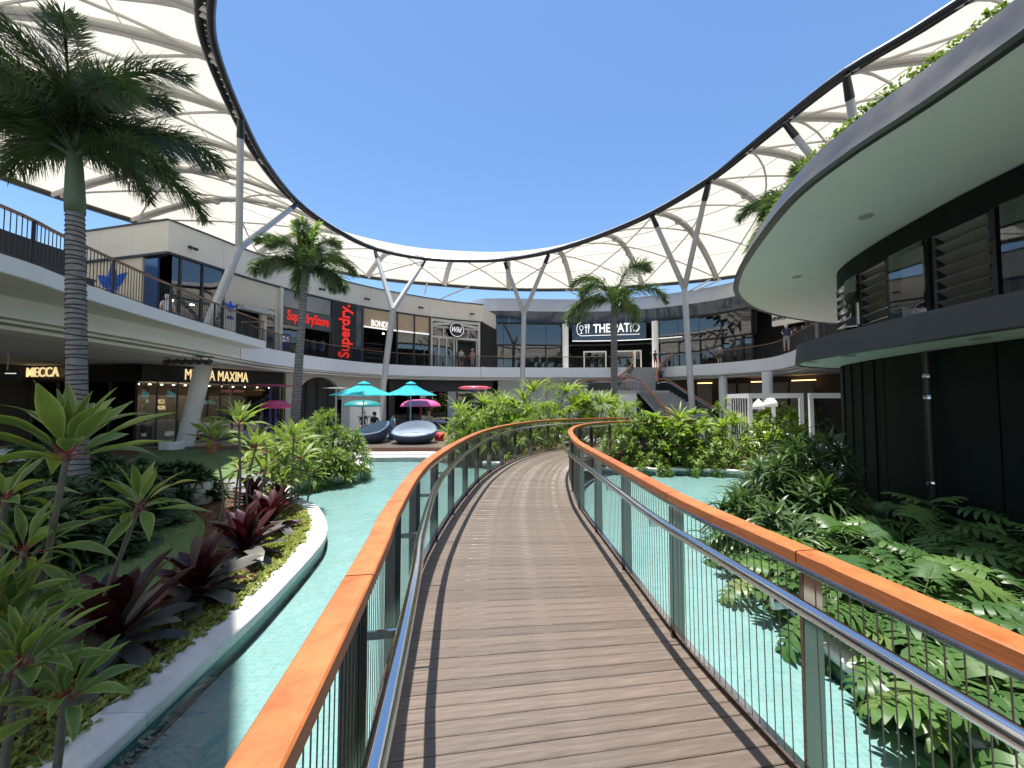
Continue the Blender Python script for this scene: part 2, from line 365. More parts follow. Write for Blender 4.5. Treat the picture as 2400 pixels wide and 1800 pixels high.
def kerb(name, P, width, z0, z1, label, seg=1.3, kname='kerb_stone'):
    root = empty(name, P[0], label, 'kerb')
    bw = MB(P[0]); bw.sweep([Vector((p.x, p.y, 0)) for p in P], [(-0.03, z0), (-0.03, -0.432), (-width + 0.03, -0.432), (-width + 0.03, z0)]); bw.build('pool_wall', M['poolwall'], root); k = max(1, int(round(seg / (P[1] - P[0]).length)))
    i = 0
    while i < len(P) - 1:
        q = P[i:i + k + 1]
        if len(q) > 1:
            c = sum(q, Vector()) / len(q)
            b = MB(P[0]); jj = random.uniform(-0.003, 0.003)
            b.sweep([Vector((p.x, p.y, 0)) for p in q], [(0.0, -0.43), (0.0, z1 - 0.012 + jj), (-0.012, z1 + jj), (-width + 0.012, z1 + jj), (-width, z1 - 0.012 + jj), (-width, -0.43)])
            o = b.build(kname, M['stone'], root)
            # tiny joints between stones
            for e, s in ((0, 1), (len(q) - 1, -1)):
                d = (q[1] - q[0]).normalized() if e == 0 else (q[-1] - q[-2]).normalized()
                for j in range(6): o.data.vertices[e * 6 + j].co += d * (s * 0.003)
        i += k
    return root
kerb('pool_kerb', bankL, KW, GZ, -0.335, 'wide white stone kerb winding between the pool and the left garden bed')
kerb('pool_kerb', island, 0.28, GZ, -0.36, 'white stone kerb under the overhanging plants at the far right of the pool')
kerb('pool_kerb', bankR, 0.26, GZ, -0.36, 'white stone kerb half hidden under the lobed leaves on the right bank')
# seating platform beyond the pool: two white steps and a timber deck
root = empty('seating_platform', (-4, 15, GZ), 'timber seating platform with two white steps beyond the pool', 'platform')
sp = spline(V2([(-6.6, 14.35), (-4.7, 14.34), (-3.8, 14.4), (-2.5, 14.3), (-1.9, 14.0)]), 0.3)
for nm, d0, d1, z1, m in (('step', 0.0, 0.55, -0.42, 'stone'), ('step', 0.55, 1.3, -0.36, 'stone')):
    b = MB(root.location); b.sweep(sp, [(-d0, GZ), (-d0, z1), (-d1, z1), (-d1, GZ)]); b.build(nm, M[m], root)
dk0 = offset(sp, -1.2)
M['redtimber'] = mat('red_brown_decking', (0.20, 0.085, 0.05), 0.5, var=0.25, scale=3, stretch=(8, 0.5, 1))
b = MB(root.location); b.sweep(dk0, [(0, GZ), (0, -0.20), (-7.2, -0.20), (-7.2, GZ)]); b.build('deck', M['deck'], root)
b = MB(root.location); b.sweep(offset(sp, -1.195), [(0.02, GZ), (0.02, -0.215), (0.0, -0.215), (0, GZ)]); b.build('riser', M['deckside'], root)
PZ = -0.20
# lawn and crazy paving in the left garden
def grassmat():
    return leafmat('lawn_blade', (0.045, 0.085, 0.022), (0.075, 0.125, 0.035), 0.6, 0.25)
M['lawn'] = mat('artificial_turf', (0.085, 0.145, 0.042), 0.9, var=0.25, scale=6, bump=0.8, bscale=160)
LZ = -0.402
lawn1 = [at_z(u, v, LZ) for u, v in ((60, 1560), (60, 1420), (180, 1260), (300, 1205), (425, 1190), (478, 1225), (470, 1270), (420, 1320), (330, 1400), (260, 1500), (160, 1560))]
lawn2 = [at_z(u, v, LZ) for u, v in ((330, 1058), (560, 1056), (640, 1075), (600, 1110), (520, 1130), (440, 1142), (400, 1120))]
for P in (lawn1, lawn2):
    P2 = spline(P, 0.15, closed=True); structure(flat('lawn', P2, LZ, M['lawn']))
PA = empty('stone_path', at_z(400, 1170, -0.4), 'grey crazy paving path curving between the two lawns', 'path')
pathpts = [at_z(u, v, -0.4) for u, v in ((250, 1240), (330, 1185), (420, 1160), (500, 1160), (560, 1135), (640, 1115))]
pp = spline(pathpts, 0.55); rs = random.Random(3)
for i in range(len(pp) - 1):
    d = (pp[i + 1] - pp[i]).normalized(); nr = Vector((d.y, -d.x, 0)); c = (pp[i] + pp[i + 1]) / 2
    for k in (-0.55, 0.0, 0.55):
        cc = c + nr * (k + rs.uniform(-.06, .06)) + d * rs.uniform(-.08, .08); n = rs.choice((5, 6)); a0 = rs.random() * 6
        pts = []
        for j in range(n):
            a = a0 + 2 * math.pi * j / n + rs.uniform(-.15, .15); r = rs.uniform(.27, .33)
            pts.append(cc + Vector((math.cos(a) * r, math.sin(a) * r, 0)))
        bb = MB(PA.location); hz = -0.385 + rs.uniform(-.004, .006)
        bb.add([(p.x, p.y, hz) for p in pts] + [(p.x, p.y, -0.43) for p in pts], [tuple(range(n))] + [(j, n + j, n + (j + 1) % n, (j + 1) % n) for j in range(n)])
        bb.build('paving_stone', M['slate'], PA)
# ================================================================ BRIDGE
dl = V2([(-0.05, -2.2), (-0.30, -0.5), (-0.44, 0.7), (-0.61, 1.84), (-0.71, 2.38), (-0.87, 3.64), (-0.91, 4.79), (-0.83, 6.6), (-0.58, 8.74), (0.02, 11.0), (0.95, 12.75), (1.97, 13.75), (3.2, 14.5), (4.6, 15.0), (6.4, 15.2)])
dr = V2([(1.95, -2.2), (1.65, -0.5), (1.44, 0.7), (1.27, 1.86), (1.16, 2.67), (1.12, 3.6), (1.08, 4.85), (1.05, 5.69), (1.07, 6.69), (1.27, 8.6), (1.68, 10.2), (2.35, 11.5), (3.3, 12.4), (4.5, 12.95), (6.4, 13.2)])
dL = spline(dl, 0.05, sub=10); dR = spline(dr, 0.05, sub=10)
BR = empty('footbridge', (0.2, 4, 0), 'curving timber footbridge over the pool with grey brown deck boards', 'bridge')
# station pairs: match left and right edges at the controls so that the boards fan round the bends
sl = spline(dl, sub=24); sr = spline(dr, sub=24)
mid = [(a + b) / 2 for a, b in zip(sl, sr)]
acc = [0]
for a, b in zip(mid, mid[1:]): acc.append(acc[-1] + (b - a).length)
def station(t):
    j = 0
    import bisect
    j = min(len(acc) - 2, max(0, bisect.bisect_right(acc, t) - 1)); q = (t - acc[j]) / max(1e-9, acc[j + 1] - acc[j])
    return sl[j].lerp(sl[j + 1], q), sr[j].lerp(sr[j + 1], q)
BW = 0.097; nb = int(acc[-1] / BW); rb = random.Random(5)
for i in range(nb):
    t0 = i * BW; m0, m1 = [sum(station(t0 + BW * e), Vector()) / 2 for e in (0, 1)]
    tg = (sum(station(min(acc[-1], t0 + 0.6)), Vector()) - sum(station(max(0, t0 - 0.5)), Vector())).normalized()
    tg2 = (sum(station(min(acc[-1], t0 + BW + 0.6)), Vector()) - sum(station(max(0, t0 + BW - 0.5)), Vector())).normalized()
    def cross(m, t):
        R = Vector((t.y, -t.x, 0)); res = []
        for PP in (sl, sr):
            best = None
            for p, q in zip(PP, PP[1:]):
                fa = (p - m).dot(t); fb = (q - m).dot(t)
                if fa * fb <= 0 and abs(fa - fb) > 1e-9:
                    x = p.lerp(q, fa / (fa - fb))
                    if best is None or (x - m).length < (best - m).length: best = x
            res.append(best)
        return res
    e0 = cross(m0 + tg * 0.0022, tg); e1 = cross(m1 - tg2 * 0.0022, tg2)
    if None in e0 or None in e1: continue
    a, b = e0; c, d = e1
    cen = (a + b + c + d) / 4; X = (b - a).normalized(); Yv = Vector((-X.y, X.x, 0)); dz = rb.uniform(-0.0012, 0.0012)
    ov = 0.03
    pts = [a - X * ov, b + X * ov, d + X * ov, c - X * ov]
    loc = []
    for p in pts:
        q = p - cen; loc.append((q.dot(X), q.dot(Yv)))
    e = 0.004
    V = [(x, y, -0.032) for x, y in loc] + [(x, y, -e) for x, y in loc]
    top = [(loc[0][0], loc[0][1] + e), (loc[1][0], loc[1][1] + e), (loc[2][0], loc[2][1] - e), (loc[3][0], loc[3][1] - e)]
    V += [(x, y, 0) for x, y in top]
    F = [(3, 2, 1, 0), (8, 9, 10, 11)] + [(j, (j + 1) % 4, 4 + (j + 1) % 4, 4 + j) for j in range(4)] + [(4 + j, 4 + (j + 1) % 4, 8 + (j + 1) % 4, 8 + j) for j in range(4)]
    me = bpy.data.meshes.new('deck_board'); me.from_pydata(V, [], F); me.materials.append(M['deck'])
    o = put('deck_board', me, BR); o.matrix_basis = Matrix.Translation(cen - BR.location + Vector((0, 0, dz))) @ Matrix(((X.x, Yv.x, 0, 0), (X.y, Yv.y, 0, 0), (0, 0, 1, 0), (0, 0, 0, 1)))
# subframe below, seen through the joints, and the edge beams
b = MB(BR.location); b.ribbon(zz(sl, -0.045), zz(sr, -0.045), flip=True); b.build('subframe', M['shadowgap'], BR)
for P, s in ((dL, -1), (dR, 1)):
    b = MB(BR.location); prof = [(s * 0.035, -0.26), (s * 0.035, 0.012), (s * 0.075, 0.012), (s * 0.075, -0.26)]
    b.sweep(P[::4] + [P[-1]], prof if s > 0 else prof[::-1]); b.build('edge_beam', M['deckside'], BR)
RH = 1.03
def balustrade(P, s, label):
    """P runs along the deck edge, s = +1 when outward is to the right"""
    root = empty('balustrade', (P[0].x, P[0].y, 0), label, 'railing'); O = root.location
    seg = 1.10; Lt = 0.05 * (len(P) - 1); k = int(seg / 0.05)
    j0 = min(range(len(P)), key=lambda i: abs(P[i].y - (1.50 if s < 0 else 1.74)) + (9 if P[i].y > 4 else 0)); starts = list(range(j0 % k, len(P) - 2, k)); starts = ([0] if False else []) + starts
    RP = offset(P, s * 0.03)
    for n, i in enumerate(starts):
        q = RP[i:i + k + 1]
        if len(q) < 4: break
        # timber cap: octagon-edged section, own local axes so the grain runs along it
        q = [p.copy() for p in q]; d = (q[1] - q[0]).normalized(); q[0] += d * 0.004; q[-1] -= (q[-1] - q[-2]).normalized() * 0.004
        c = q[len(q) // 2]
        b = MB(c); w, h, e = 0.054, 0.055, 0.006
        b.sweep(q[::3] + ([q[-1]] if (len(q) - 1) % 3 else []), [(-w, RH - h), (-w, RH - e), (-w + e, RH), (w - e, RH), (w, RH - e), (w, RH - h)])
        o = b.build('timber_cap', M['rail'], root); o.location = c - O
        # post plate square to the rail
        p = P[i]; t = (P[i + 1] - P[i]).normalized(); R = Vector((t.y, -t.x, 0))
        b = MB(O); b.box(p + R * (s * 0.045) + Vector((0, 0, 0.335)), (0.016, 0.10, 1.19), axes=(t, R, Vector((0, 0, 1)))); po_ = b.build('post', M['mirror'], root)
        b = MB(O); a0 = p - R * (s * 0.15) + Vector((0, 0, 0.80)); b.bar(p + R * (s * 0.05) + Vector((0, 0, 0.80)), a0, 0.012, 0.03); b.bar(a0, a0 + Vector((0, 0, 0.06)), 0.012, 0.012)
        b.build('bracket', M['steel'], po_)
        # cables of this bay
        b = MB(O)
        for j in range(2, len(q) - 1):
            if True:
                x = RP[i + j] if i + j < len(RP) else RP[-1]; y = RP[min(i + j + 1, len(RP) - 1)]
                b.bar(Vector((x.x, x.y, 0.06)), Vector((x.x, x.y, RH - 0.09)).lerp(Vector((y.x, y.y, RH - 0.09)), 0.25), 0.0036)
                pass
        b.build('cable_infill', M['cable'], root)
    b = MB(O); b.sweep(zz(RP[::4], 0), [(-0.03, RH - 0.095), (-0.03, RH - 0.061), (0.03, RH - 0.061), (0.03, RH - 0.095)]); b.build('cap_channel', M['steel'], root)
    b = MB(O); b.sweep(zz(RP[::4], 0), [(-0.02, 0.045), (-0.02, 0.062), (0.02, 0.062), (0.02, 0.045)]); b.build('bottom_rail', M['steel'], root)
    H = offset(P, -s * 0.155); b = MB(O); b.tube(zz(H[::3], 0.875), 0.029, 12); b.build('handrail', M['steel'], root, smooth=True)
    return root
balustrade(dL, -1, 'balustrade with orange timber cap and steel handrail on the left side of the bridge')
balustrade(dR, 1, 'balustrade with orange timber cap and steel handrail on the right side of the bridge')
# ================================================================ RING CANOPY AND ITS COLUMNS
PAIR = [((-9.6, 11.75, 14), (-26.8, 9.5)), ((-10.6, 13.4, 14), (-26.9, 12.3)), ((-11.7, 16.1, 14), (-26.7, 15)), ((-12.75, 19.4, 14), (-26.3, 18)), ((-13.3, 23.3, 14), (-25.4, 20.9)), ((-12.45, 26.4, 13.7), (-24.0, 23.9)),
        ((-10.5, 29.1, 13.3), (-20, 29.6)), ((-7.0, 30.3, 13), (-13.4, 35.1)), ((-3.75, 30.5, 12.9), (-6.7, 37.6)), ((-0.58, 30.2, 12.9), (-0.3, 39)), ((2.8, 28.9, 13), (6.2, 39.1)), ((6, 26.6, 13.2), (13, 37.8)),
        ((8.84, 23.8, 13.5), (19.2, 35.6)), ((10.95, 21, 14), (24.3, 32.2)), ((11.5, 18.4, 14), (27.8, 27.3)), ((11.9, 16.3, 14), (29.5, 22)), ((12.5, 13.9, 14), (30.3, 16)), ((13.8, 11.4, 14), (30.5, 10)),
        ((16, 5, 14), (30, 2)), ((16.5, -1, 14), (28, -8)), ((13.5, -7, 14), (23, -16)), ((8, -9.5, 14), (13, -22)), ((2.5, -7.0, 14), (1, -22)), ((-0.9, -1.6, 14), (-10, -17)), ((-2.7, 2.9, 14), (-18, -10)), ((-5.2, 6.5, 14), (-24, 0)), ((-7.5, 9.4, 14), (-26.2, 5.5))]
NP = len(PAIR); SUB = 4
inn = spline([p[0] for p in PAIR], sub=SUB, closed=True); outr = spline([(p[1][0], p[1][1], 13.0) for p in PAIR], sub=SUB, closed=True)
NT = NP * SUB; RISE = 1.75
def cano(i, s):
    a = inn[i % NT]; b = outr[i % NT]; p = a.lerp(b, s); p = p.copy(); p.z += RISE * math.sin(math.pi * s) ** 0.9; return p
CA = empty('ring_canopy', (0, 14, 13), 'cream fabric ring canopy on white arched ribs round the open sky', 'canopy')
O = CA.location; NS = 14
for k in range(NP):
    b = MB(O)
    for i in range(k * SUB, (k + 1) * SUB):
        A = [cano(i, j / NS) + Vector((0, 0, 0.18)) for j in range(NS + 1)]; B = [cano(i + 1, j / NS) + Vector((0, 0, 0.18)) for j in range(NS + 1)]
        b.ribbon(A, B)
    b.build('membrane_panel', M['membrane'], CA, smooth=True)
    # arched rib: twin tubes
    b = MB(O); i = k * SUB; rb_ = [cano(i, j / NS) for j in range(NS + 1)]
    t = (inn[(i + 1) % NT] - inn[i - 1]).normalized(); sd_ = Vector((t.x, t.y, 0)).normalized() * 0.13
    b.tube([p + sd_ for p in rb_], 0.12, 8); b.tube([p - sd_ for p in rb_], 0.12, 8)
    for s in (0.33, 0.62): 
        c = cano(i, s); b.box(c + Vector((0, 0, -0.1)), (0.5, 0.35, 0.2), rz=math.atan2(t.y, t.x))
    b.build('rib', M['whitesteel'], CA, smooth=False)
    # crossing braces of the bay
    b = MB(O); j = (k + 1) * SUB
    b = None
    for a0, a1 in ((0.02, 0.5), (0.5, 0.98), (0.5, 0.02), (0.98, 0.5)):
        n = 6; b = MB(O); b.tube([cano(i, a0 + (a1 - a0) * q / n).lerp(cano(j, a0 + (a1 - a0) * q / n), q / n) + Vector((0, 0, -0.05)) for q in range(n + 1)], 0.055, 6)
        b.build('brace', M['whitesteel'], CA)
    # thin fabric seams / purlins
    for s in (0.2, 0.4, 0.6, 0.8):
        b = MB(O); b.tube([cano(q, s) + Vector((0, 0, 0.14)) for q in range(i, j + 1)], 0.022 if s not in (0.4,) else 0.035, 5, caps=False)
        b.build('seam', M['whitesteel'], CA)
    # one length of the black ring beam: two tubes and tie plates with gaps
    b = MB(O); pi = [inn[q % NT] for q in range(i, j + 1)]
    nrm = []
    for q in range(i, j + 1):
        d = (outr[q % NT] - inn[q % NT]); d.z = 0; nrm.append(d.normalized())
    b.tube(pi, 0.135, 10, caps=False); b.tube([p + n * 0.36 + Vector((0, 0, 0.10)) for p, n in zip(pi, nrm)], 0.125, 10, caps=False)
    for q in range(SUB):
        for f in (0.1, 0.6):
            c = pi[q].lerp(pi[q + 1], f); c2 = pi[q].lerp(pi[q + 1], f + 0.36); n = nrm[q]
            b.add([c + n * .05 + Vector((0, 0, -.02)), c2 + n * .05 + Vector((0, 0, -.02)), c2 + n * .34 + Vector((0, 0, .08)), c + n * .34 + Vector((0, 0, .08)), c + n * .05 + Vector((0, 0, .02)), c2 + n * .05 + Vector((0, 0, .02)), c2 + n * .34 + Vector((0, 0, .12)), c + n * .34 + Vector((0, 0, .12))],
                  [(3, 2, 1, 0), (4, 5, 6, 7), (0, 1, 5, 4), (2, 3, 7, 6), (1, 2, 6, 5), (3, 0, 4, 7)])
    b.build('ring_beam', M['ringbeam'], CA, smooth=True)
    b = MB(O); po = [outr[q % NT] + Vector((0, 0, 0.05)) for q in range(i, j + 1)]; b.tube(po, 0.17, 8, caps=False); b.build('outer_edge_beam', M['charcoal'], CA, smooth=True)
IN = [Vector(p[0]) for p in PAIR]
def ycol(foot, fork, tops, r, label, arms=(0.19, 0.15)):
    c = empty('y_column', foot, label, 'column', 'forked columns carrying the ring canopy'); Of = c.location
    foot = Vector(foot); fork = Vector(fork)
    b = MB(Of); b.tube([foot, fork], [r, r * 0.95], 14); o = b.build('shaft', M['column'], c, smooth=False); smooth_by_angle(o)
    b = MB(Of); b.tube([foot, foot + Vector((0, 0, 0.05))], r * 1.7, 14); b.build('base_plate', M['column'], c)
    for t in tops:
        t = Vector(t) - Vector((0, 0, 0.2)); e = fork.lerp(t, 0.87)
        b = MB(Of); b.tube([fork, e], [arms[0], arms[1]], 12); oa = b.build('arm', M['column'], c); smooth_by_angle(oa)
        b = MB(Of); b.tube([e, t], [arms[1] * 1.12, arms[1] * 0.9], 12); o = b.build('arm_tip', M['ringbeam'], oa); smooth_by_angle(o)
f1 = at_y(560, 583, 18.6)
ycol((at_y(478, 790, 17.3).x, 17.3, 4.7), f1, (IN[2], IN[4]), 0.19, 'forked silver column standing on the left upper walkway', (0.155, 0.135))
f2 = at_y(921, 726, 27.5); ycol((at_y(884, 1010, 28).x, 28, GZ), f2, (IN[6], IN[7]), 0.22, 'forked silver column rising behind the turquoise umbrellas')
f3 = at_y(1228, 736, 32); ycol((at_y(1222, 960, 32).x, 32, GZ), f3, (IN[9], IN[10]), 0.21, 'slim forked silver column in the middle, left of the far palm')
f4 = at_y(1604, 676, 26.5); ycol((at_y(1626, 1000, 26).x, 26, GZ), f4, (IN[12], IN[13]), 0.21, 'forked silver column right of the grand stair')
ycol((17.5, 17.0, 4.7), (15.6, 16.4, 9.0), (IN[15], IN[16]), 0.24, 'forked silver column hidden behind the pavilion roof at the right', (0.16, 0.14))
# ================================================================ MALL: slabs, parapets, balustrades
FL, SO, TOP = 4.70, 3.80, 10.85
edgeL = spline(V2([(-13.3, 2), (-12.9, 7), (-12.75, 9.6), (-13.0, 14), (-13.7, 19), (-14.1, 22.2), (-13.8, 25.3), (-12.6, 28.8), (-10.7, 31.7), (-7.1, 33.9), (-3, 34.9), (1.1, 35.2), (5.5, 35.4), (9.6, 35.2), (10.4, 34.9)]), 0.5)
edgeR = spline(V2([(13.9, 35.6), (14.3, 34.2), (15.6, 32.6), (17.3, 30.2), (18.2, 27.5), (17.6, 24.6), (16.3, 21.5), (15.1, 18.2), (14.8, 15), (15.5, 11)]), 0.5)
balc = spline(V2([(-10.1, 1), (-10.3, 5), (-10.5, 8), (-10.95, 9.5), (-11.7, 12.7), (-12.3, 16.5), (-12.6, 19.6)]), 0.4)
backL = spline(V2([(-30, 2), (-33, 14), (-33, 26), (-27, 37), (-16, 45), (-2, 49), (12, 49), (22, 47)]), 0.5)
MALL = empty('mall_building', (0, 40, GZ), 'two storey pale mall building curving round the courtyard', 'building'); O = MALL.location
def slab(P, thick_out, name_f, z0, z1, m, side=-1):
    b = MB(O); b.sweep(zz(P, 0), [(0, z0), (0, z1), (side * thick_out, z1), (side * thick_out, z0)]); return b
M['ceiling'] = mat('pale_ceiling', (0.68, 0.68, 0.66), 0.8, var=0.04, scale=0.5)
b = MB(O); b.sweep(zz(edgeL, 0), [(0, SO), (0, FL), (-0.45, FL), (-0.45, SO)]); b.build('fascia', M['fascia'], MALL)
b = MB(O); b.sweep(zz(edgeR, 0), [(0, SO), (0, FL), (-0.45, FL), (-0.45, SO)]); b.build('fascia', M['fascia'], MALL)
for E_ in (edgeL, edgeR):      # stepped trim below the fascia and the soffit behind it
    b = MB(O); b.sweep(zz(E_, 0), [(-0.25, SO - 0.10), (-0.25, SO - 0.02), (-0.9, SO - 0.02), (-0.9, SO - 0.10)]); b.build('soffit_trim', M['soffit'], MALL)
    b = MB(O); b.sweep(zz(E_, 0), [(-0.55, SO - 0.24), (-0.55, SO - 0.13), (-1.6, SO - 0.13), (-1.6, SO - 0.24)]); b.build('soffit_trim', M['soffit'], MALL)
# floors and ceilings as plates reaching back into the building
b = MB(O); b.ribbon(zz(offset(edgeL, -0.44), FL - 0.01), zz(offset(edgeL, -14), FL - 0.01)); b.ribbon(zz(offset(edgeL, -0.44), SO - 0.12), zz(offset(edgeL, -14), SO - 0.12), flip=True); b.build('upper_floor', M['ceiling'], MALL)
b = MB(O); b.ribbon(zz(offset(edgeR, -0.44), FL - 0.012), zz(offset(edgeR, -9), FL - 0.012)); b.ribbon(zz(offset(edgeR, -0.44), SO - 0.12), zz(offset(edgeR, -9), SO - 0.12), flip=True); b.build('upper_floor', M['ceiling'], MALL)
b = MB(O); b.box((12, 40.4, FL - 0.16), (6.4, 10.5, 0.28)); b.build('upper_landing', M['ceiling'], MALL)
# fascia joints
def joint(P, u):
    q, t = on_path(P, u, 860); b = MB(O); R = Vector((t.y, -t.x, 0)); b.box(q + R * 0.004 + Vector((0, 0, (FL + SO) / 2)), (0.03, 0.012, FL - SO), axes=(t, R, Vector((0, 0, 1)))); b.build('fascia_joint', M['charcoal'], MALL)
joint(edgeL, 1127); joint(edgeL, 562)
# cantilevered balcony at the left
BAL = empty('balcony_slab', (-11.5, 10, 4.3), 'white edged balcony slab running in from the left at upper floor level', 'balcony')
b = MB(BAL.location); b.sweep(zz(balc, 0), [(0, 4.34), (0, FL + 0.004), (-3.0, FL + 0.004), (-3.0, 4.34)]); b.build('edge', [M['fascia']], BAL)
b = MB(BAL.location); b.sweep(zz(balc, 0), [(-0.012, 4.325), (-0.012, 4.337), (-3.0, 4.337), (-3.0, 4.325)]); b.build('soffit', M['soffit'], BAL)
def rail_run(P, z, label, step=0.12, rail='bronze', h=1.05, end=None, name='balustrade', pr=0.011, postr=2.4):
    r = empty(name, (P[0].x, P[0].y, z), label, 'railing'); o = r.location
    b = MB(o); b.sweep(zz(P, 0), [(-0.045, z + h - 0.05), (-0.045, z + h), (0.045, z + h), (0.045, z + h - 0.05)]); b.build('top_rail', M[rail], r)
    b = MB(o); b.sweep(zz(P, 0), [(-0.012, z + 0.07), (-0.012, z + 0.09), (0.012, z + 0.09), (0.012, z + 0.07)]); b.build('bottom_rail', M['picket'], r)
    b = MB(o)
    for p in resample(P, step): b.box((p.x, p.y, z + 0.55), (pr * 2, pr * 2, 0.93))
    b.build('pickets', M['picket'], r)
    for p in resample(P, postr): 
        bb = MB(o); bb.box((p.x, p.y, z + 0.5), (0.05, 0.05, 1.0)); bb.build('post', M['picket'], r)
    return r
bal_in = offset(balc, -0.12)
rail_run(bal_in + [bal_in[-1] + Vector((-1.2, 0.1, 0))], FL, 'dark picket balustrade with bronze rail along the left balcony', 0.115, pr=0.0065)
iL = [p for p in offset(edgeL, -0.12) if p.y > 20.2]
rail_run(iL, FL, 'long dark picket balustrade along the far upper walkway', 0.13)
iR = [p for p in offset(edgeR, -0.12)][3:]
rail_run(iR, FL, 'dark picket balustrade on the curved upper walkway at the right', 0.13)

# ---- parapets (upper beige band) and the roof behind
facL = spline(V2([(-17.45, 19.2), (-16.75, 21.4), (-16.0, 23.75), (-14.3, 27.2), (-12.1, 30.3), (-9.2, 33.0), (-6.0, 35.2), (-2.75, 36.7)]), 0.25)
facX = [Vector((-24.5, 20.9, 0)), Vector((-17.45, 19.2, 0))]
PB = 9.25
def panel_band(P, z0, z1, th, m, name, n, parent=MALL, gap=0.006):
    """cladding panels, each a mesh of its own"""
    Lp = len(P) - 1
    for i in range(n):
        a = int(round(Lp * i / n)); c = int(round(Lp * (i + 1) / n))
        q = [p.copy() for p in P[a:c + 1]]
        q[0] += (q[1] - q[0]).normalized() * gap; q[-1] -= (q[-1] - q[-2]).normalized() * gap
        b = MB(O); b.sweep(zz(q, 0), [(0, z0), (0, z1), (-th, z1), (-th, z0)]); b.build(name, M[m], parent)
panel_band(facL, PB, TOP, 0.35, 'beige', 'parapet_panel', 9)
panel_band(resample(facX, 0.5), PB, TOP, 0.35, 'beige', 'parapet_panel', 3)
b = MB(O); b.sweep(facX[:1] + zz(facL, 0), [(0.07, TOP + 0.002), (0.07, TOP + 0.07), (-0.45, TOP + 0.07), (-0.45, TOP + 0.002)]); b.build('parapet_cap', M['charcoal'], MALL)
b = MB(O); b.sweep(facX[:1] + zz(facL, 0), [(0.03, PB - 0.12), (0.03, PB - 0.003), (-0.45, PB - 0.003), (-0.45, PB - 0.12)]); b.build('parapet_base_trim', M['charcoal'], MALL)
b = MB(O); b.ribbon(zz(offset(facX[:1] + facL, -0.3), PB - 0.14), zz(offset(facX[:1] + facL, -7.0), PB - 0.14), flip=True); b.build('shop_ceiling', M['shadow'], MALL)
b = MB(O); q = facL[-1]; b.box((q.x + 0.15, q.y + 2.3, (PB + TOP) / 2), (0.3, 4.9, TOP - PB - 0.01), rz=-0.35); b.build('parapet_return', M['beige'], MALL)
# roof over everything so that the interiors stay dark
facP = spline(V2([(-5.5, 43.5), (-3.3, 41.2), (0, 41.0), (4, 41.3), (9, 41.3), (14, 40.2), (19, 37.0), (22.0, 32.8), (23.0, 30.6)]), 0.25)
panel_band(facP, 11.3, 12.55, 0.4, 'grey', 'parapet_panel', 14)
b = MB(O); b.sweep(facP, [(0.08, 12.553), (0.08, 12.63), (-0.45, 12.63), (-0.45, 12.553)]); b.build('parapet_cap', M['grey'], MALL)
panel_band(facP, 10.05, 11.29, 0.3, 'bluepanel', 'glass_panel', 22)
b = MB(O); b.sweep(facP, [(-0.15, 9.85), (-0.15, 10.04), (-0.5, 10.04), (-0.5, 9.85)]); b.build('shadow_gap', M['black'], MALL)
b = MB(O); b.ribbon(zz(offset(facP, -0.3), 9.95), zz(offset(facP, -8), 9.95), flip=True); b.build('shop_ceiling', M['shadow'], MALL)
b = MB(O); b.ribbon(zz(offset(facP, -0.35), 12.5), zz(offset(facP, -9), 12.5)); b.ribbon(zz(offset(facX[:1] + facL, -0.3), TOP - 0.1), zz(offset(facX[:1] + facL, -7), TOP - 0.1)); b.build('roof', M['grey'], MALL)

for E_, dd in ((edgeL, -13.7), (edgeR, -8.8)):
    b = MB(O); b.sweep(zz(offset(E_, dd), 0), [(0, GZ), (0, 11.0), (-0.2, 11.0), (-0.2, GZ)]); b.build('rear_wall', M['shadow'], MALL)
b = MB(O); b.box((11, 47.5, 4), (26, 0.2, 14)); b.build('rear_wall', M['shadow'], MALL)
b = MB(O); b.box((-2.2, 39.5, 7.1), (0.2, 5.6, 4.3), rz=-0.3); b.build('party_wall', M['black'], MALL)
# ================================================================ text
def text_obj(s, name, m, mw, w, h, parent=None, ext=0.02, bold=0.0, shear=0.0):
    cu = bpy.data.curves.new('t', 'FONT'); cu.body = s; cu.extrude = ext; cu.offset = bold; cu.align_x = 'LEFT'; cu.resolution_u = 3; cu.shear = shear
    to = bpy.data.objects.new('t', cu); sc.collection.objects.link(to)
    dg = bpy.context.evaluated_depsgraph_get(); me = bpy.data.meshes.new_from_object(to.evaluated_get(dg))
    bpy.data.objects.remove(to); bpy.data.curves.remove(cu)
    xs = [v.co.x for v in me.vertices]; ys = [v.co.y for v in me.vertices]
    x0, x1, y0, y1 = min(xs), max(xs), min(ys), max(ys)
    for v in me.vertices:
        v.co.x = ((v.co.x - x0) / (x1 - x0) - 0.5) * w; v.co.y = ((v.co.y - y0) / (y1 - y0) - 0.5) * h
    me.name = name; me.materials.clear(); me.materials.append(m)
    o = put(name, me, parent); o.matrix_basis = mw; return o
def face(c, t, up=(0, 0, 1)):
    """matrix: x along t, y up, z out of the wall (towards the viewer's side = right-hand rule)"""
    X = Vector(t).normalized(); Y = Vector(up); Z = X.cross(Y)
    return Matrix(((X.x, Y.x, Z.x, c[0]), (X.y, Y.y, Z.y, c[1]), (X.z, Y.z, Z.z, c[2]), (0, 0, 0, 1)))
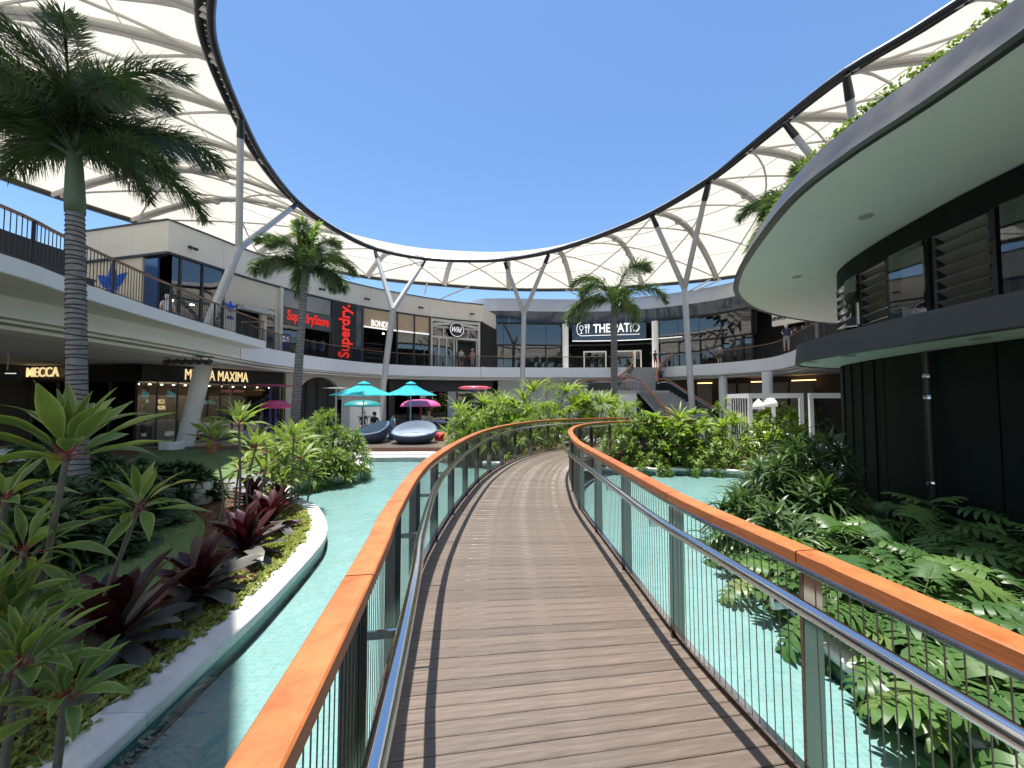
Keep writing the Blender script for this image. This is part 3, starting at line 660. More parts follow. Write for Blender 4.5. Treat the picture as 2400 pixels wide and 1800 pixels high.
class Wall:
    """addresses a facade path by photo column; s>0 is towards the courtyard"""
    def __init__(s, P, root): s.P = P; s.r = root; s.o = root.location
    def pt(s, u, z=0.0, d=0.0):
        q, t = on_path(s.P, u); R = Vector((t.y, -t.x, 0)); return Vector((q.x, q.y, z)) + R * d, t, R
    def slabu(s, name, u0, u1, z0, z1, m, d0=0.0, d1=-0.12, seg=6):
        A = [s.pt(u0 + (u1 - u0) * i / seg, 0, 0)[0] for i in range(seg + 1)]
        b = MB(s.o); b.sweep(A, [(d0, z0), (d0, z1), (d1, z1), (d1, z0)]); return b.build(name, M[m] if isinstance(m, str) else m, s.r)
    def vbar(s, name, u, z0, z1, m, w=0.08, dep=0.12, d=0.0):
        c, t, R = s.pt(u, (z0 + z1) / 2, d); b = MB(s.o); b.box(c, (w, dep, z1 - z0), axes=(t, R, Vector((0, 0, 1)))); return b.build(name, M[m] if isinstance(m, str) else m, s.r)
    def mtx(s, u, z, d=0.05):
        c, t, R = s.pt(u, z, d); return face(c, t)
    def width(s, u0, u1): return (s.pt(u0)[0] - s.pt(u1)[0]).length
def shop(P, u, label, name='shop_front'):
    q, t = on_path(P, u); r = empty(name, (q.x, q.y, FL), label, 'shop front'); return Wall(P, r)
def sign(W, s, u0, u1, z0, z1, m, label, d=0.1, bold=0.0, back=None, shear=0.0, ext=0.03, name='sign'):
    pa = W.pt(u0, 0, d)[0]; pb = W.pt(u1, 0, d)[0]; t = (pb - pa).normalized(); R = Vector((t.y, -t.x, 0)); c = (pa + pb) / 2
    sag = max(0.0, max((W.pt(u0 + (u1 - u0) * k / 8, 0, d)[0] - c).dot(R) for k in range(9))); c += R * sag; c.z = (z0 + z1) / 2
    r = empty(name, c, label, 'sign'); r.matrix_basis = face(c, t)
    text_obj(s, 'lettering', M[m], Matrix.Identity(4), W.width(u0, u1), z1 - z0, r, ext, bold, shear)
    return r
def zat(P, u, v, d=0.0):             # height of photo point (u, v) on a facade path
    q, t = on_path(P, u, v); return at_y(u, v, q.y).z

# ---- corner shop with the blue three-leaf mark
W = shop(facL, 470, 'corner shop with tall glazing and beige door wall on the left upper floor')
Zd = 7.35
for i, (a, c) in enumerate(((398, 418), (418, 470), (470, 521))):
    W.slabu('window_pane', a + 1, c - 1, 7.1, PB - 0.14, 'tint', -0.08, -0.1); W.slabu('window_pane', a + 1, c - 1, FL + 0.05, 7.0, 'glass', -0.08, -0.1)
    W.vbar('mullion', c, FL, PB - 0.13, 'charcoal', 0.07, 0.14, -0.06)
W.slabu('transom', 396, 521, 7.0, 7.1, 'charcoal', -0.02, -0.14)
W.slabu('wall', 521, 552, FL, PB - 0.125, 'beige2', -0.05, -0.3); W.slabu('wall', 552, 612, 7.45, PB - 0.125, 'beige2', -0.05, -0.3)
W.slabu('wall', 612, 625, FL, PB - 0.125, 'beige2', -0.05, -0.3); W.slabu('wall', 625, 644, 7.6, PB - 0.125, 'beige2', -0.05, -0.3)
W.slabu('window_pane', 625, 644, FL, 7.6, 'tint', -0.1, -0.13); W.slabu('wall', 644, 651, FL, PB - 0.125, 'beige2', -0.05, -0.3)
W.slabu('door_canopy', 553, 630, 7.12, 7.36, 'column', 0.55, 0.0)
W.slabu('door_void', 553, 611, FL, 7.1, 'black', -0.9, -1.0)
W.vbar('pillar', 654, FL, PB - 0.125, 'whitesteel', 0.16, 0.3, 0.05)
b = MB(W.o); b.box((-18.6, 19.62, (FL + PB) / 2 - .1), (0.9, 0.1, PB - FL - 0.3), rz=-0.24); b.build('blue_glass', mat('blue_glass', (0.04, 0.09, 0.22), 0.1, spec=0.8), W.r)
b = MB(W.o); b.sweep([Vector((-24.5, 20.98, 0)), Vector((-19.2, 19.7, 0))], [(0, FL), (0, PB - 0.125), (-0.2, PB - 0.125), (-0.2, FL)]); b.build('side_wall', M['beige2'], W.r)
W.slabu('back_wall', 398, 640, FL, PB - 0.15, 'shadow', -5.5, -5.6)
rr = random.Random(9)
for i in range(7):
    u = 405 + i * 16; c, t, R = W.pt(u, 5.6, -2.2 - rr.random() * 2); b = MB(W.o); b.box(c, (0.9, 0.4, 1.6), axes=(t, R, Vector((0, 0, 1)))); b.build('display_rack', mat('rack', rr.choice([(0.03, 0.08, 0.25), (0.05, 0.05, 0.06), (0.2, 0.2, 0.22)]), 0.6), W.r)
for u in (410, 452, 500):
    c, t, R = W.pt(u, 7.2, -1.8); b = MB(W.o); b.lathe(c, [(0.0, -0.05), (0.10, -0.03), (0.1, 0.03), (0, 0.05)], 10); b.build('ceiling_spot', M['lampglow'], W.r)
# trefoil mark: pointed leaves with three bars, built flat as a vinyl plate
def leafshape(cx, cy, ang, ln, wd, n=10):
    P = []
    for i in range(2 * n):
        t = i / n
        if t <= 1: x = t * ln; y = wd * math.sin(math.pi * min(1, t ** 0.75)) 
        else: x = (2 - t) * ln; y = -wd * math.sin(math.pi * min(1, (2 - t) ** 0.75))
        P.append((cx + x * math.cos(ang) - y * math.sin(ang), cy + x * math.sin(ang) + y * math.cos(ang)))
    return P
def trefoil(mw, size, label, parent=None):
    r = empty('leaf_emblem', (0, 0, 0), label, 'emblem'); r.matrix_basis = mw
    for ang, ln in ((90, 1.0), (33, 0.95), (147, 0.95)):
        P = leafshape(0, 0.05, math.radians(ang), ln * size, 0.215 * size); n = len(P)
        b = MB(); b.add([(x, y, 0) for x, y in P] + [(x, y, 0.015) for x, y in P], [tuple(range(n))[::-1], tuple(range(n, 2 * n))] + [(i, (i + 1) % n, n + (i + 1) % n, n + i) for i in range(n)]); b.build('leaf', M['blue'], r)
    for k, wd in enumerate((0.62, 0.5, 0.34)):
        b = MB(); b.box((0, -0.07 * size - k * 0.13 * size, 0.008), (wd * size * 1.1, 0.075 * size, 0.015)); b.build('bar', M['blue'], r)
    return r
q, t = on_path(bal_in, 262, 690); R = Vector((t.y, -t.x, 0))
wt_ = (Vector((-19.2, 19.7, 0)) - Vector((-24.5, 20.98, 0))).normalized(); q = on_path([Vector((-24.5, 20.98, 0)), Vector((-19.2, 19.7, 0))], 262, 690)[0]
trefoil(face(q + Vector((wt_.y, -wt_.x, 0)) * 0.02 + Vector((0, 0, 7.65)), wt_), 1.36, 'large blue three leaf emblem on the beige wall behind the left balcony pickets')
c, t, R = W.pt(537, 7.0, 0.0); trefoil(face(c + Vector((0, 0, 0.05)), t), 0.45, 'small blue three leaf emblem on the beige wall beside the upper doorway')
W2 = W
sign(W2, 'adidas', 530, 545, 6.45, 6.65, 'blue', 'small blue adidas lettering under the emblem beside the upper doorway', 0.0, 0.0)

# ---- red lettered shop
W = shop(facL, 715, 'grey fronted shop with red lettering and dark entrance on the upper floor')
zs0, zs1 = zat(facL, 715, 765), zat(facL, 715, 733)
W.slabu('window_pane', 659, 774, zs1 + 0.15, PB - 0.14, mat('grey_film_glass', (0.22, 0.23, 0.225), 0.12, spec=0.7), -0.05, -0.08)
W.slabu('sign_band', 659, 778, zs0 - 0.1, zs1 + 0.1, mat('grey_sign_band', (0.10, 0.10, 0.10), 0.6), 0.0, -0.2)
W.slabu('window_pane', 659, 702, FL, zs0 - 0.1, 'darkglass', -0.05, -0.08); W.vbar('mullion', 703, FL, zs0 - 0.1, 'charcoal', 0.1)
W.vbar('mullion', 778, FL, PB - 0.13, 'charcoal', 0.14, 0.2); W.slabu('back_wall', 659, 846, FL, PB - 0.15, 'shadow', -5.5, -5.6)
W.slabu('black_panel', 780, 832, FL, PB - 0.13, 'black', 0.12, -0.1); W.slabu('blue_panel', 833, 847, FL, PB - 0.13, 'bluepanel', 0.05, -0.1)
sign(W, 'SuperdryStore', 670, 768, zs0 + 0.02, zs1 - 0.05, 'red', 'red SuperdryStore lettering on the grey band partly behind the palm trunk', 0.06, 0.012)
c, t, R = W.pt(807, (zat(facL, 807, 715) + zat(facL, 807, 838)) / 2, 0.16)
h = zat(facL, 807, 713) - zat(facL, 807, 838)
r = empty('sign', c, 'tall vertical red Superdry. lettering on the black panel', 'sign'); X = Vector((0, 0, 1)); Y = -t; Z = R
r.matrix_basis = Matrix(((X.x, Y.x, Z.x, c.x), (X.y, Y.y, Z.y, c.y), (X.z, Y.z, Z.z, c.z), (0, 0, 0, 1)))
text_obj('Superdry.', 'lettering', M['red'], Matrix.Identity(4), h, 1.15, r, 0.05, 0.02)
# poster behind the glass
c, t, R = W.pt(668, FL + 0.75, -0.02); r = empty('poster', c, 'dark blue poster reading BACK TO IT in the red lettered shop window', 'poster'); r.matrix_basis = face(c, t)
wd = W.width(657, 681); b = MB(); b.box((0, 0.05, 0), (wd, 1.3, 0.02)); b.build('sheet', mat('poster_blue', (0.02, 0.02, 0.16), 0.5), r)
b = MB(); b.box((0, -0.52, 0.012), (wd, 0.17, 0.01)); b.build('yellow_strip', mat('poster_yellow', (0.5, 0.45, 0.08), 0.5), r)
text_obj('BACK\nTO IT', 'lettering', M['whiteletter'], Matrix.Translation((0, 0.36, 0.02)), wd * 0.8, 0.42, r, 0.004)
# clothes in the dark entrance
for i, (u, cc) in enumerate(((719, (0.35, 0.03, 0.03)), (740, (0.04, 0.05, 0.12)), (757, (0.12, 0.12, 0.12)), (772, (0.05, 0.07, 0.2)), (776, (0.4, 0.38, 0.36)))):
    c, t, R = W.pt(u, FL, -1.2); b = MB(c); b.lathe(c, [(0.14, 0.75), (0.2, 1.0), (0.22, 1.35), (0.12, 1.5), (0.05, 1.55)], 10, sy=0.5); b.tube([c, c + Vector((0, 0, 0.8))], 0.02, 6)
    o = b.build('garment_stand', mat('garment', cc, 0.8)); tag(o, ['red garment on a stand', 'dark blue garment on a stand', 'grey garment on a stand', 'blue garment on a stand', 'pale garment on a stand'][i] + ' in the red lettered shop entrance', 'clothing', 'clothes in the upper shop entrance')
# ---- white lettered shop with painted reflection panels
W = shop(facL, 930, 'shop with painted beige canopy reflections, white lettering and dark interior left of the gabled shop')
zl = zat(facL, 900, 772)
for a, c in ((849, 929), (932, 970), (971, 1006)):
    W.slabu('reflection_panel', a, c, zl + 0.1, PB - 0.14, mat('beige_canopy_reflection', (0.50, 0.36, 0.22), 0.5), -0.04, -0.07)  # beige colour stands in for the canopy mirrored in the upper glass
for u in (848, 930, 970.5, 1007): W.vbar('mullion', u, FL, PB - 0.13, 'charcoal', 0.14 if u in (848, 1007) else 0.08, 0.2)
W.slabu('white_line', 849, 1006, zl - 0.02, zl + 0.08, 'whiteletter', 0.03, -0.1)
W.slabu('window_pane', 933, 1006, FL, zl - 0.03, 'tint', -0.05, -0.07)
sign(W, 'BONDS', 869, 911, zl + 0.14, zl + 0.66, 'whiteletter', 'white BONDS lettering above the white line', 0.04, 0.015)
W.slabu('back_wall', 849, 1006, FL, PB - 0.15, 'shadow', -5.5, -5.6)
W.slabu('mustard_wall', 975, 1003, FL, zl - 0.3, mat('mustard', (0.30, 0.17, 0.03), 0.7), -1.0, -1.1)
W.slabu('picture_wall', 856, 884, FL + 0.6, zl - 0.75, mat('tan_display', (0.25, 0.17, 0.09), 0.7), -3, -3.1)
for k in range(5): W.slabu('shelf', 888, 926, FL + 0.3 + k * 0.42, FL + 0.34 + k * 0.42, mat('shelf_goods', (0.22, 0.2, 0.19), 0.7), -2.6, -3.0)
for u in (857, 905):
    c, t, R = W.pt(u, zl - 0.25, -0.6); b = MB(W.o); b.lathe(c, [(0.0, -0.05), (0.09, -0.03), (0.09, 0.03), (0, 0.05)], 10); b.build('ceiling_spot', M['lampglow'], W.r)
RB = empty('rainbow_banner', W.pt(961, FL, -0.3)[0], 'tall rainbow striped banner in the shop window left of the gabled shop', 'banner'); Wb = Wall(facL, RB)
for k, cc in enumerate(((0.45, 0.02, 0.02), (0.5, 0.16, 0.01), (0.5, 0.4, 0.03), (0.03, 0.18, 0.04), (0.02, 0.03, 0.25), (0.14, 0.05, 0.3))):
    Wb.slabu('stripe', 947 + k * 4.7, 947 + (k + 1) * 4.7, zl - 0.9, zl - 0.3, mat('stripe%d' % k, cc, 0.6), -0.3, -0.32, 1)
Wb.slabu('picture', 947, 975.2, FL + 0.05, zl - 0.9, mat('pink_print', (0.30, 0.13, 0.12), 0.6, var=0.9, scale=4), -0.3, -0.32, 2)
c, t, R = W.pt(846, FL + 1.25, 0.07)
# ---- gabled white shop with round sign
W = shop(facL, 1066, 'white framed gabled shop front with small panes and open door')
z1 = zat(facL, 1066, 745); z2 = zat(facL, 1066, 770); z3 = zat(facL, 1066, 795)
W.slabu('window_pane', 1010, 1122, z3, PB - 0.14, 'tint', -0.06, -0.08); W.slabu('window_pane', 1010, 1064, FL, z3, 'tint', -0.06, -0.08)
W.slabu('lining', 1010, 1122, z3, PB - 0.14, mat('grey_lining', (0.2, 0.19, 0.18), 0.7), -0.8, -0.9); W.slabu('lining', 1010, 1064, FL, z3, 'shadow', -0.8, -0.9)
for u in (1010, 1122): W.vbar('frame_post', u, FL, PB - 0.13, 'whitesteel', 0.22, 0.2)
W.slabu('head_rail', 1010, 1122, PB - 0.4, PB - 0.16, 'whitesteel', 0.08, -0.1)
W.slabu('frame_rail', 1011, 1121, z2 - 0.05, z2 + 0.12, 'whitesteel', 0.05, -0.1); W.slabu('frame_rail', 1011, 1121, z3 - 0.02, z3 + 0.18, 'whitesteel', 0.05, -0.1)
for u in (1028, 1046, 1064, 1070): W.vbar('mullion', u, FL, z3, 'whitesteel', 0.12, 0.12)
for u in (1039, 1096): W.vbar('mullion', u, z3, z2, 'whitesteel', 0.1, 0.12)
W.vbar('door_jamb', 1117, FL, z3, 'whitesteel', 0.1, 0.12); W.slabu('door_void', 1070, 1117, FL, z3, 'black', -1.2, -1.3)
for ua, ub in ((1014, 1066), (1118, 1066)):
    a = W.pt(ua, z2 + 0.2, 0.1)[0]; c = W.pt(ub, PB - 0.45, 0.1)[0]; b = MB(W.o); b.bar(a, c, 0.12, 0.22); b.build('gable_rafter', M['whitesteel'], W.r)
W.slabu('back_wall', 1010, 1122, FL, PB - 0.15, 'shadow', -5.5, -5.6)
c, t, R = W.pt(1068, zat(facL, 1068, 774), 0.3); r = empty('round_sign', c, 'round black sign with white Wild script on the gabled shop front', 'sign'); r.matrix_basis = face(c, t)
rad = 0.73
b = MB(); b.add([(rad * math.cos(i * math.pi / 16), rad * math.sin(i * math.pi / 16), z) for z in (-0.06, 0.06) for i in range(32)], [tuple(range(32))[::-1], tuple(range(32, 64))] + [(i, (i + 1) % 32, 32 + (i + 1) % 32, 32 + i) for i in range(32)]); b.build('disc', M['black'], r)
b = MB(); b.tube([(rad * .88 * math.cos(i * math.pi / 16), rad * .88 * math.sin(i * math.pi / 16), 0.065) for i in range(32)], 0.022, 6, closed=True); b.build('ring', M['whiteletter'], r)
text_obj('Wild', 'lettering', M['whiteletter'], Matrix.Translation((0, 0, 0.07)), 0.95, 0.5, r, 0.01, 0.0, 0.35)
# ---- patio: dark glass front
W = shop(facP, 1430, 'long dark glass restaurant front behind the upper walkway', 'restaurant_front')
zp = 8.05
W.slabu('sign_band', 1341, 1515, zp, 9.85, 'bluepanel', 0.1, -0.05, 14)
for a, c in ((1134, 1180), (1180, 1230), (1230, 1280), (1280, 1316), (1545, 1590), (1590, 1640), (1640, 1690), (1690, 1738), (1738, 1762)):
    W.slabu('window_pane', a + 0.5, c - 0.5, zp - 0.35, 9.84, 'darkglass', -0.02, -0.05, 3); W.slabu('lower_pane', a + 0.5, c - 0.5, FL, zp - 0.45, 'darkglass', -0.3, -0.33, 3); W.vbar('mullion', c, FL, 9.84, 'black', 0.06, 0.1, -0.1)
W.slabu('transom', 1134, 1762, zp - 0.45, zp - 0.35, 'black', 0.02, -0.4, 30); W.slabu('light_line', 1341, 1600, zp - 0.02, zp + 0.06, 'whiteletter', 0.16, 0.11, 14)
W.slabu('lining', 1134, 1316, zp - 0.3, 9.8, 'charcoal', -1.0, -1.1, 8); W.slabu('lining', 1545, 1762, zp - 0.3, 9.8, 'charcoal', -1.0, -1.1, 8)
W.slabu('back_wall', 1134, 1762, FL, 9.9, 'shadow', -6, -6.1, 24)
for u in (1324, 1537):
    c, t, R = W.pt(u, 0, 0.35); b = MB(W.o); b.tube([(c.x, c.y, FL), (c.x, c.y, 9.84)], 0.33, 18); o = b.build('round_column', M['white'], W.r); smooth_by_angle(o)
for a, c in ((1369, 1420), (1440, 1485), (1488, 1502)):
    for u in (a, c): W.vbar('door_frame', u, FL, 7.0, 'whitesteel', 0.14, 0.14, -0.1)
    W.slabu('door_head', a, c, 6.86, 7.0, 'whitesteel', -0.03, -0.17, 4)
    W.slabu('door_glass', a + 1, c - 1, FL, 6.86, 'darkglass', -0.1, -0.12, 3)
for u in (1312, 1334, 1528, 1548):
    for zz_ in (5.5, 6.6, 7.6):
        c, t, R = W.pt(u, zz_, 0.02); b = MB(W.o)
        for k in (-0.12, 0.12): b.box(c + t * k, (0.05, 0.05, 0.09))
        b.build('glass_fitting', M['column'], W.r)
for u in (1386, 1402, 1455, 1475, 1494):
    c, t, R = W.pt(u, 6.5, -2); b = MB(W.o); b.lathe(c, [(0, -0.06), (0.07, 0), (0, 0.06)], 8); b.build('pendant_lamp', M['lampglow'], W.r)
sg = sign(W, 'THE PATIO', 1391, 1499, zat(facP, 1445, 781), zat(facP, 1445, 760), 'whiteletter', 'lit white THE PATIO sign with cutlery icons on the dark restaurant front', 0.45, 0.02)
wi = W.width(1357, 1380) 
def icon(x, kind):
    b = MB(); X = x
    if kind == 0: b.tube([(X + 0.2 * math.cos(a) * (1 if math.sin(a) < 0 else 1), 0.12 + 0.24 * math.sin(a), 0) for a in [math.pi * 2 * i / 14 for i in range(14)]], 0.03, 5, closed=True); b.bar((X, -0.12, 0), (X, -0.48, 0), 0.06, 0.03); b.bar((X - 0.14, -0.48, 0), (X + 0.14, -0.48, 0), 0.05, 0.03)
    elif kind == 1:
        for k in (-0.1, 0, 0.1): b.bar((X + k, 0.5, 0), (X + k, 0.15, 0), 0.045, 0.03)
        b.bar((X - 0.13, 0.14, 0), (X + 0.13, 0.14, 0), 0.08, 0.03); b.bar((X, 0.12, 0), (X, -0.5, 0), 0.07, 0.03)
    else: b.bar((X, 0.5, 0), (X, -0.5, 0), 0.07, 0.03); b.bar((X + 0.1, 0.45, 0), (X + 0.1, 0.0, 0), 0.05, 0.03); b.bar((X, 0.5, 0), (X + 0.1, 0.45, 0), 0.05, 0.03)
    return b
wsg = W.width(1391, 1499)
for x, k in ((-wsg / 2 - 1.25, 0), (-wsg / 2 - 0.75, 1), (-wsg / 2 - 0.5, 2)): icon(x, k).build('cutlery_icon', M['whiteletter'], sg)
b = MB(); pts = [(-wsg / 2 - 1.3, 0.75), (-wsg / 2 - 1.65, 0.5), (-wsg / 2 - 1.75, 0), (-wsg / 2 - 1.65, -0.5), (-wsg / 2 - 1.3, -0.75), (wsg / 2, -0.75)]
for p, q in zip(pts, pts[1:]): b.bar((*p, 0), (*q, 0), 0.06, 0.03)
b.build('outline', M['whiteletter'], sg)
# neon ornament
c, t, R = W.pt(1262, zat(facP, 1262, 830), -0.6); r = empty('neon_sign', c, 'small glowing violet neon shape inside the dark restaurant glass', 'sign'); r.matrix_basis = face(c, t)
NM = mat('violet_neon', (0.1, 0.05, 0.6), 0.5, emit=3.0, emitc=(0.12, 0.05, 1.0))
b = MB(); b.tube([(0.45 * math.cos(a), 0.3 * math.sin(a), 0) for a in [math.pi * 2 * i / 16 for i in range(16)]], 0.04, 6, closed=True); b.tube([(-0.2, 0.25, 0), (0, -0.3, 0), (0.2, 0.25, 0)], 0.04, 6); b.build('tube', NM, r)
# ---- beige jeweller at the right
facJ = spline(V2([(22.2, 32.6), (23.0, 30.6), (24.0, 29.0), (25.5, 27.6), (28, 26.0)]), 0.3)
W = shop(facJ, 1830, 'beige curved shop front with black lettering above the right upper walkway')
zj = zat(facJ, 1830, 762)
W.slabu('wall', 1757, 1960, zj, 10.6, 'beige', 0.02, -0.3, 12)
W.slabu('wall', 1757, 1764, FL, zj, 'beige', 0.02, -0.3, 2); W.slabu('wall', 1776, 1792, FL, zj, 'beige', 0.02, -0.3, 2); W.slabu('window_pane', 1764, 1776, FL, zj, 'tint', -0.1, -0.12, 2)
W.slabu('display', 1793, 1805, FL, zj - 0.1, mat('pale_display', (0.4, 0.38, 0.33), 0.5), -0.8, -0.9, 2)
W.slabu('interior', 1805, 1960, FL, zj, mat('brown_interior', (0.06, 0.045, 0.03), 0.7), -2, -2.1, 6)
for u in (1893, 1903, 1916, 1935): W.vbar('mullion', u, FL, zj, 'charcoal' if u != 1916 else 'beige', 0.15, 0.2)
sign(W, 'GEORG JENSEN', 1788, 1868, zat(facJ, 1828, 751), zat(facJ, 1828, 741), 'blackletter', 'black GEORG JENSEN lettering on the beige wall at the right', 0.05, 0.01)
# ================================================================ GROUND FLOOR SHOPS
CZ = SO - 0.14
facM = spline(V2([(-34, 23.6), (-26, 21.9), (-21, 20.8), (-19.8, 20.6)]), 0.4)[:-1] + spline(V2([(-19.8, 20.6), (-18.6, 23.0), (-17.5, 25.3), (-16.4, 27.6)]), 0.3)
W = shop(facM, 500, 'black fronted beauty shop with gold lettering under the left walkway'); W.r.location.z = GZ; W.o = W.r.location
zb = 2.72
W.slabu('sign_band', -60, 325, zb, CZ, 'black', 0.12, -0.2, 10); W.slabu('sign_band', 334, 664, zb, CZ, 'black', 0.12, -0.2, 14)
W.slabu('end_pillar', 664, 669, GZ, CZ, mat('gold_trim', (0.25, 0.18, 0.09), 0.4), 0.14, -0.3, 1)
for a, c in ((20, 80), (80, 140), (140, 200), (200, 262), (262, 324), (336, 372), (372, 420), (470, 520), (520, 580), (580, 662)):
    W.slabu('window_pane', a + 1, c - 1, GZ + 0.08, zb, 'glass', -0.03, -0.05, 3); W.vbar('mullion', c, GZ, zb, 'charcoal', 0.06, 0.1)
W.slabu('sill', 20, 664, GZ, GZ + 0.08, 'charcoal', 0.02, -0.1, 20)
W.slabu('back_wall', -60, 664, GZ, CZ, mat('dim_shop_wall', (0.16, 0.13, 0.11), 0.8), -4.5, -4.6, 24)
W.slabu('ceiling_band', 336, 662, 2.0, 2.7, mat('tan_bulkhead', (0.20, 0.12, 0.05), 0.7), -2.2, -2.3, 10)
rr = random.Random(21)
for i in range(26):
    u = 30 + i * 24.5
    if 300 < u < 345: continue
    c, t, R = W.pt(u, GZ, -1.3 - rr.random() * 2.2); hh = rr.uniform(0.9, 1.5)
    b = MB(W.o); b.box(c + Vector((0, 0, hh / 2)), (rr.uniform(.6, 1.0), 0.5, hh), axes=(t, R, Vector((0, 0, 1))))
    b.build('display_counter', mat('counter', rr.choice([(0.5, 0.45, 0.38), (0.06, 0.05, 0.05), (0.2, 0.03, 0.04), (0.3, 0.2, 0.2), (0.08, 0.06, 0.1)]), 0.5), W.r)
for u in (40, 95, 130):       # bright lit showcases at the far left
    W.slabu('lit_showcase', u, u + 38, GZ + 0.2, GZ + 1.0, mat('lit_case', (0.7, 0.6, 0.45), 0.5, emit=1.6, emitc=(1, 0.85, 0.62)), -1.2, -1.3, 2)
    W.slabu('lit_shelf', u, u + 38, 0.75, 0.9, 'lampglow', -1.6, -1.7, 2)
for u in range(350, 660, 28):
    c, t, R = W.pt(u, 2.6, -1.2); b = MB(W.o); b.lathe(c, [(0, -0.03), (0.06, -0.02), (0.06, 0.02), (0, 0.03)], 8); b.build('ceiling_spot', M['lampglow'], W.r)
for a, c in ((345, 410), (430, 500), (520, 590), (600, 655), (30, 110), (150, 250)):
    W.slabu('added_glow_strip', a, c, CZ - 0.5, CZ - 0.42, mat('added_fill_glow', (1, .95, .85), .5, emit=5.0, emitc=(1, .86, .66)), -2.6, -3.0, 4)  # added glowing strips, put in only to brighten the shop interior
sign(W, 'MECCA MAXIMA', 433, 580, zat(facM, 505, 893), zat(facM, 505, 869), 'gold', 'gold MECCA MAXIMA lettering on the black band, partly behind the leaning column', 0.14, 0.0)
sign(W, 'MECCA', 86, 160, zat(facM, 120, 884), zat(facM, 120, 862), 'gold', 'gold MECCA lettering behind the near palm trunk', 0.35, 0.005)
sign(W, 'MECCA\nMAXIMA', 374, 393, zat(facM, 384, 960), zat(facM, 384, 936), 'gold', 'small gold MECCA MAXIMA decal on the shop glass', 0.0, 0.0, ext=0.004)
# hanging direction sign
c = at_y(8, 880, 15.5); r = empty('direction_sign', c, 'black hanging direction sign under the walkway at the far left', 'sign')
b = MB(c); b.box(c, (1.35, 0.08, 0.42)); b.build('panel', M['black'], r)
for dx in (-0.55, 0.15): b = MB(c); b.bar(c + Vector((dx, 0, 0.2)), c + Vector((dx, 0, CZ - c.z)), 0.03); b.build('hanger', M['column'], r)
for k, (x, wd) in enumerate(((-0.35, 0.4), (-0.35, 0.5), (0.35, 0.45))): b = MB(c); b.box(c + Vector((x, -0.05, 0.08 - 0.1 * (k % 2))), (wd, 0.01, 0.035)); b.build('text_line', M['whiteletter'], r)
# leaning white column
a = at_y(432, 1046, 21.0); a.z = GZ; d = at_y(478, 858, 21.0); d.z = CZ + 0.02
b = MB(a); b.tube([a, d], 0.40, 20); o = b.build('leaning_column', M['white']); o.location = a; smooth_by_angle(o); tag(o, 'thick leaning white column in front of the black beauty shop', 'column')
# ---- wall with the arch
facA = spline(V2([(-16.3, 27.7), (-14.8, 30.2), (-13.0, 32.6), (-11.3, 34.6)]), 0.25)
root = empty('arched_wall', on_path(facA, 750)[0], 'beige wall with a big round arch behind the umbrellas', 'wall'); WA = Wall(facA, root); WA.o = root.location
ac = 751; ar = 1.75; q, t = on_path(facA, ac); R = Vector((t.y, -t.x, 0)); zc = zat(facA, ac, 884) - ar
# wall as a grid with an arched hole, in the chord plane
pa, pb = facA[0], facA[-1]; tt = (pb - pa).normalized(); RR = Vector((tt.y, -tt.x, 0)); LL = (pb - pa).length
s0 = 0.0
d_ = ray(ac, 900); # centre of the arch along the chord
f = lambda s: (pa + tt * s).x * d_.y - (pa + tt * s).y * d_.x
lo, hi = 0, LL
for _ in range(40):
    m_ = (lo + hi) / 2
    if f(lo) * f(m_) <= 0: hi = m_
    else: lo = m_
sc_ = (lo + hi) / 2; b = MB(root.location); n = 16
def WP(s, z, dd=0): return pa + tt * s + RR * dd + Vector((0, 0, z))
b.add([WP(0, GZ), WP(sc_ - ar, GZ), WP(sc_ - ar, CZ), WP(0, CZ)], [(0, 1, 2, 3)]); b.add([WP(sc_ + ar, GZ), WP(LL, GZ), WP(LL, CZ), WP(sc_ + ar, CZ)], [(0, 1, 2, 3)])
arc = [(sc_ - ar * math.cos(math.pi * i / n), zc + ar * math.sin(math.pi * i / n)) for i in range(n + 1)]
for (x0, y0), (x1, y1) in zip(arc, arc[1:]):
    b.add([WP(x0, y0), WP(x1, y1), WP(x1, CZ), WP(x0, CZ)], [(0, 1, 2, 3)]); b.add([WP(x0, y0), WP(x1, y1), WP(x1, y1, -0.5), WP(x0, y0, -0.5)], [(0, 1, 2, 3)])
b.build('wall', M['beige'], root)
b = MB(root.location); b.add([WP(sc_ - ar, GZ, -0.5), WP(sc_ + ar, GZ, -0.5), WP(sc_ + ar, CZ, -0.5), WP(sc_ - ar, CZ, -0.5)], [(0, 1, 2, 3)]); b.build('arch_backing', mat('arch_dark', (0.055, 0.05, 0.045), 0.7, var=0.3), root)
for k in (-0.5, 0, 0.5): b = MB(root.location); b.bar(WP(sc_ + k * ar, GZ, -0.45), WP(sc_ + k * ar, zc + ar * 0.8, -0.45), 0.08); b.build('arch_mullion', M['charcoal'], root)
# white hoarding with writing
c = at_y(855, 975, 27); r = empty('hoarding', (c.x, c.y, GZ), 'white panel with black script writing behind the left umbrella', 'sign')
b = MB(r.location); b.box((c.x, c.y, 0.35), (2.1, 0.06, 2.3)); b.build('panel', M['white'], r)
text_obj('nutrition', 'lettering', M['blackletter'], Matrix.Translation((0.1, -0.06, 1.35)) @ Matrix.Rotation(math.pi / 2, 4, 'X'), 1.1, 0.22, r, 0.005)
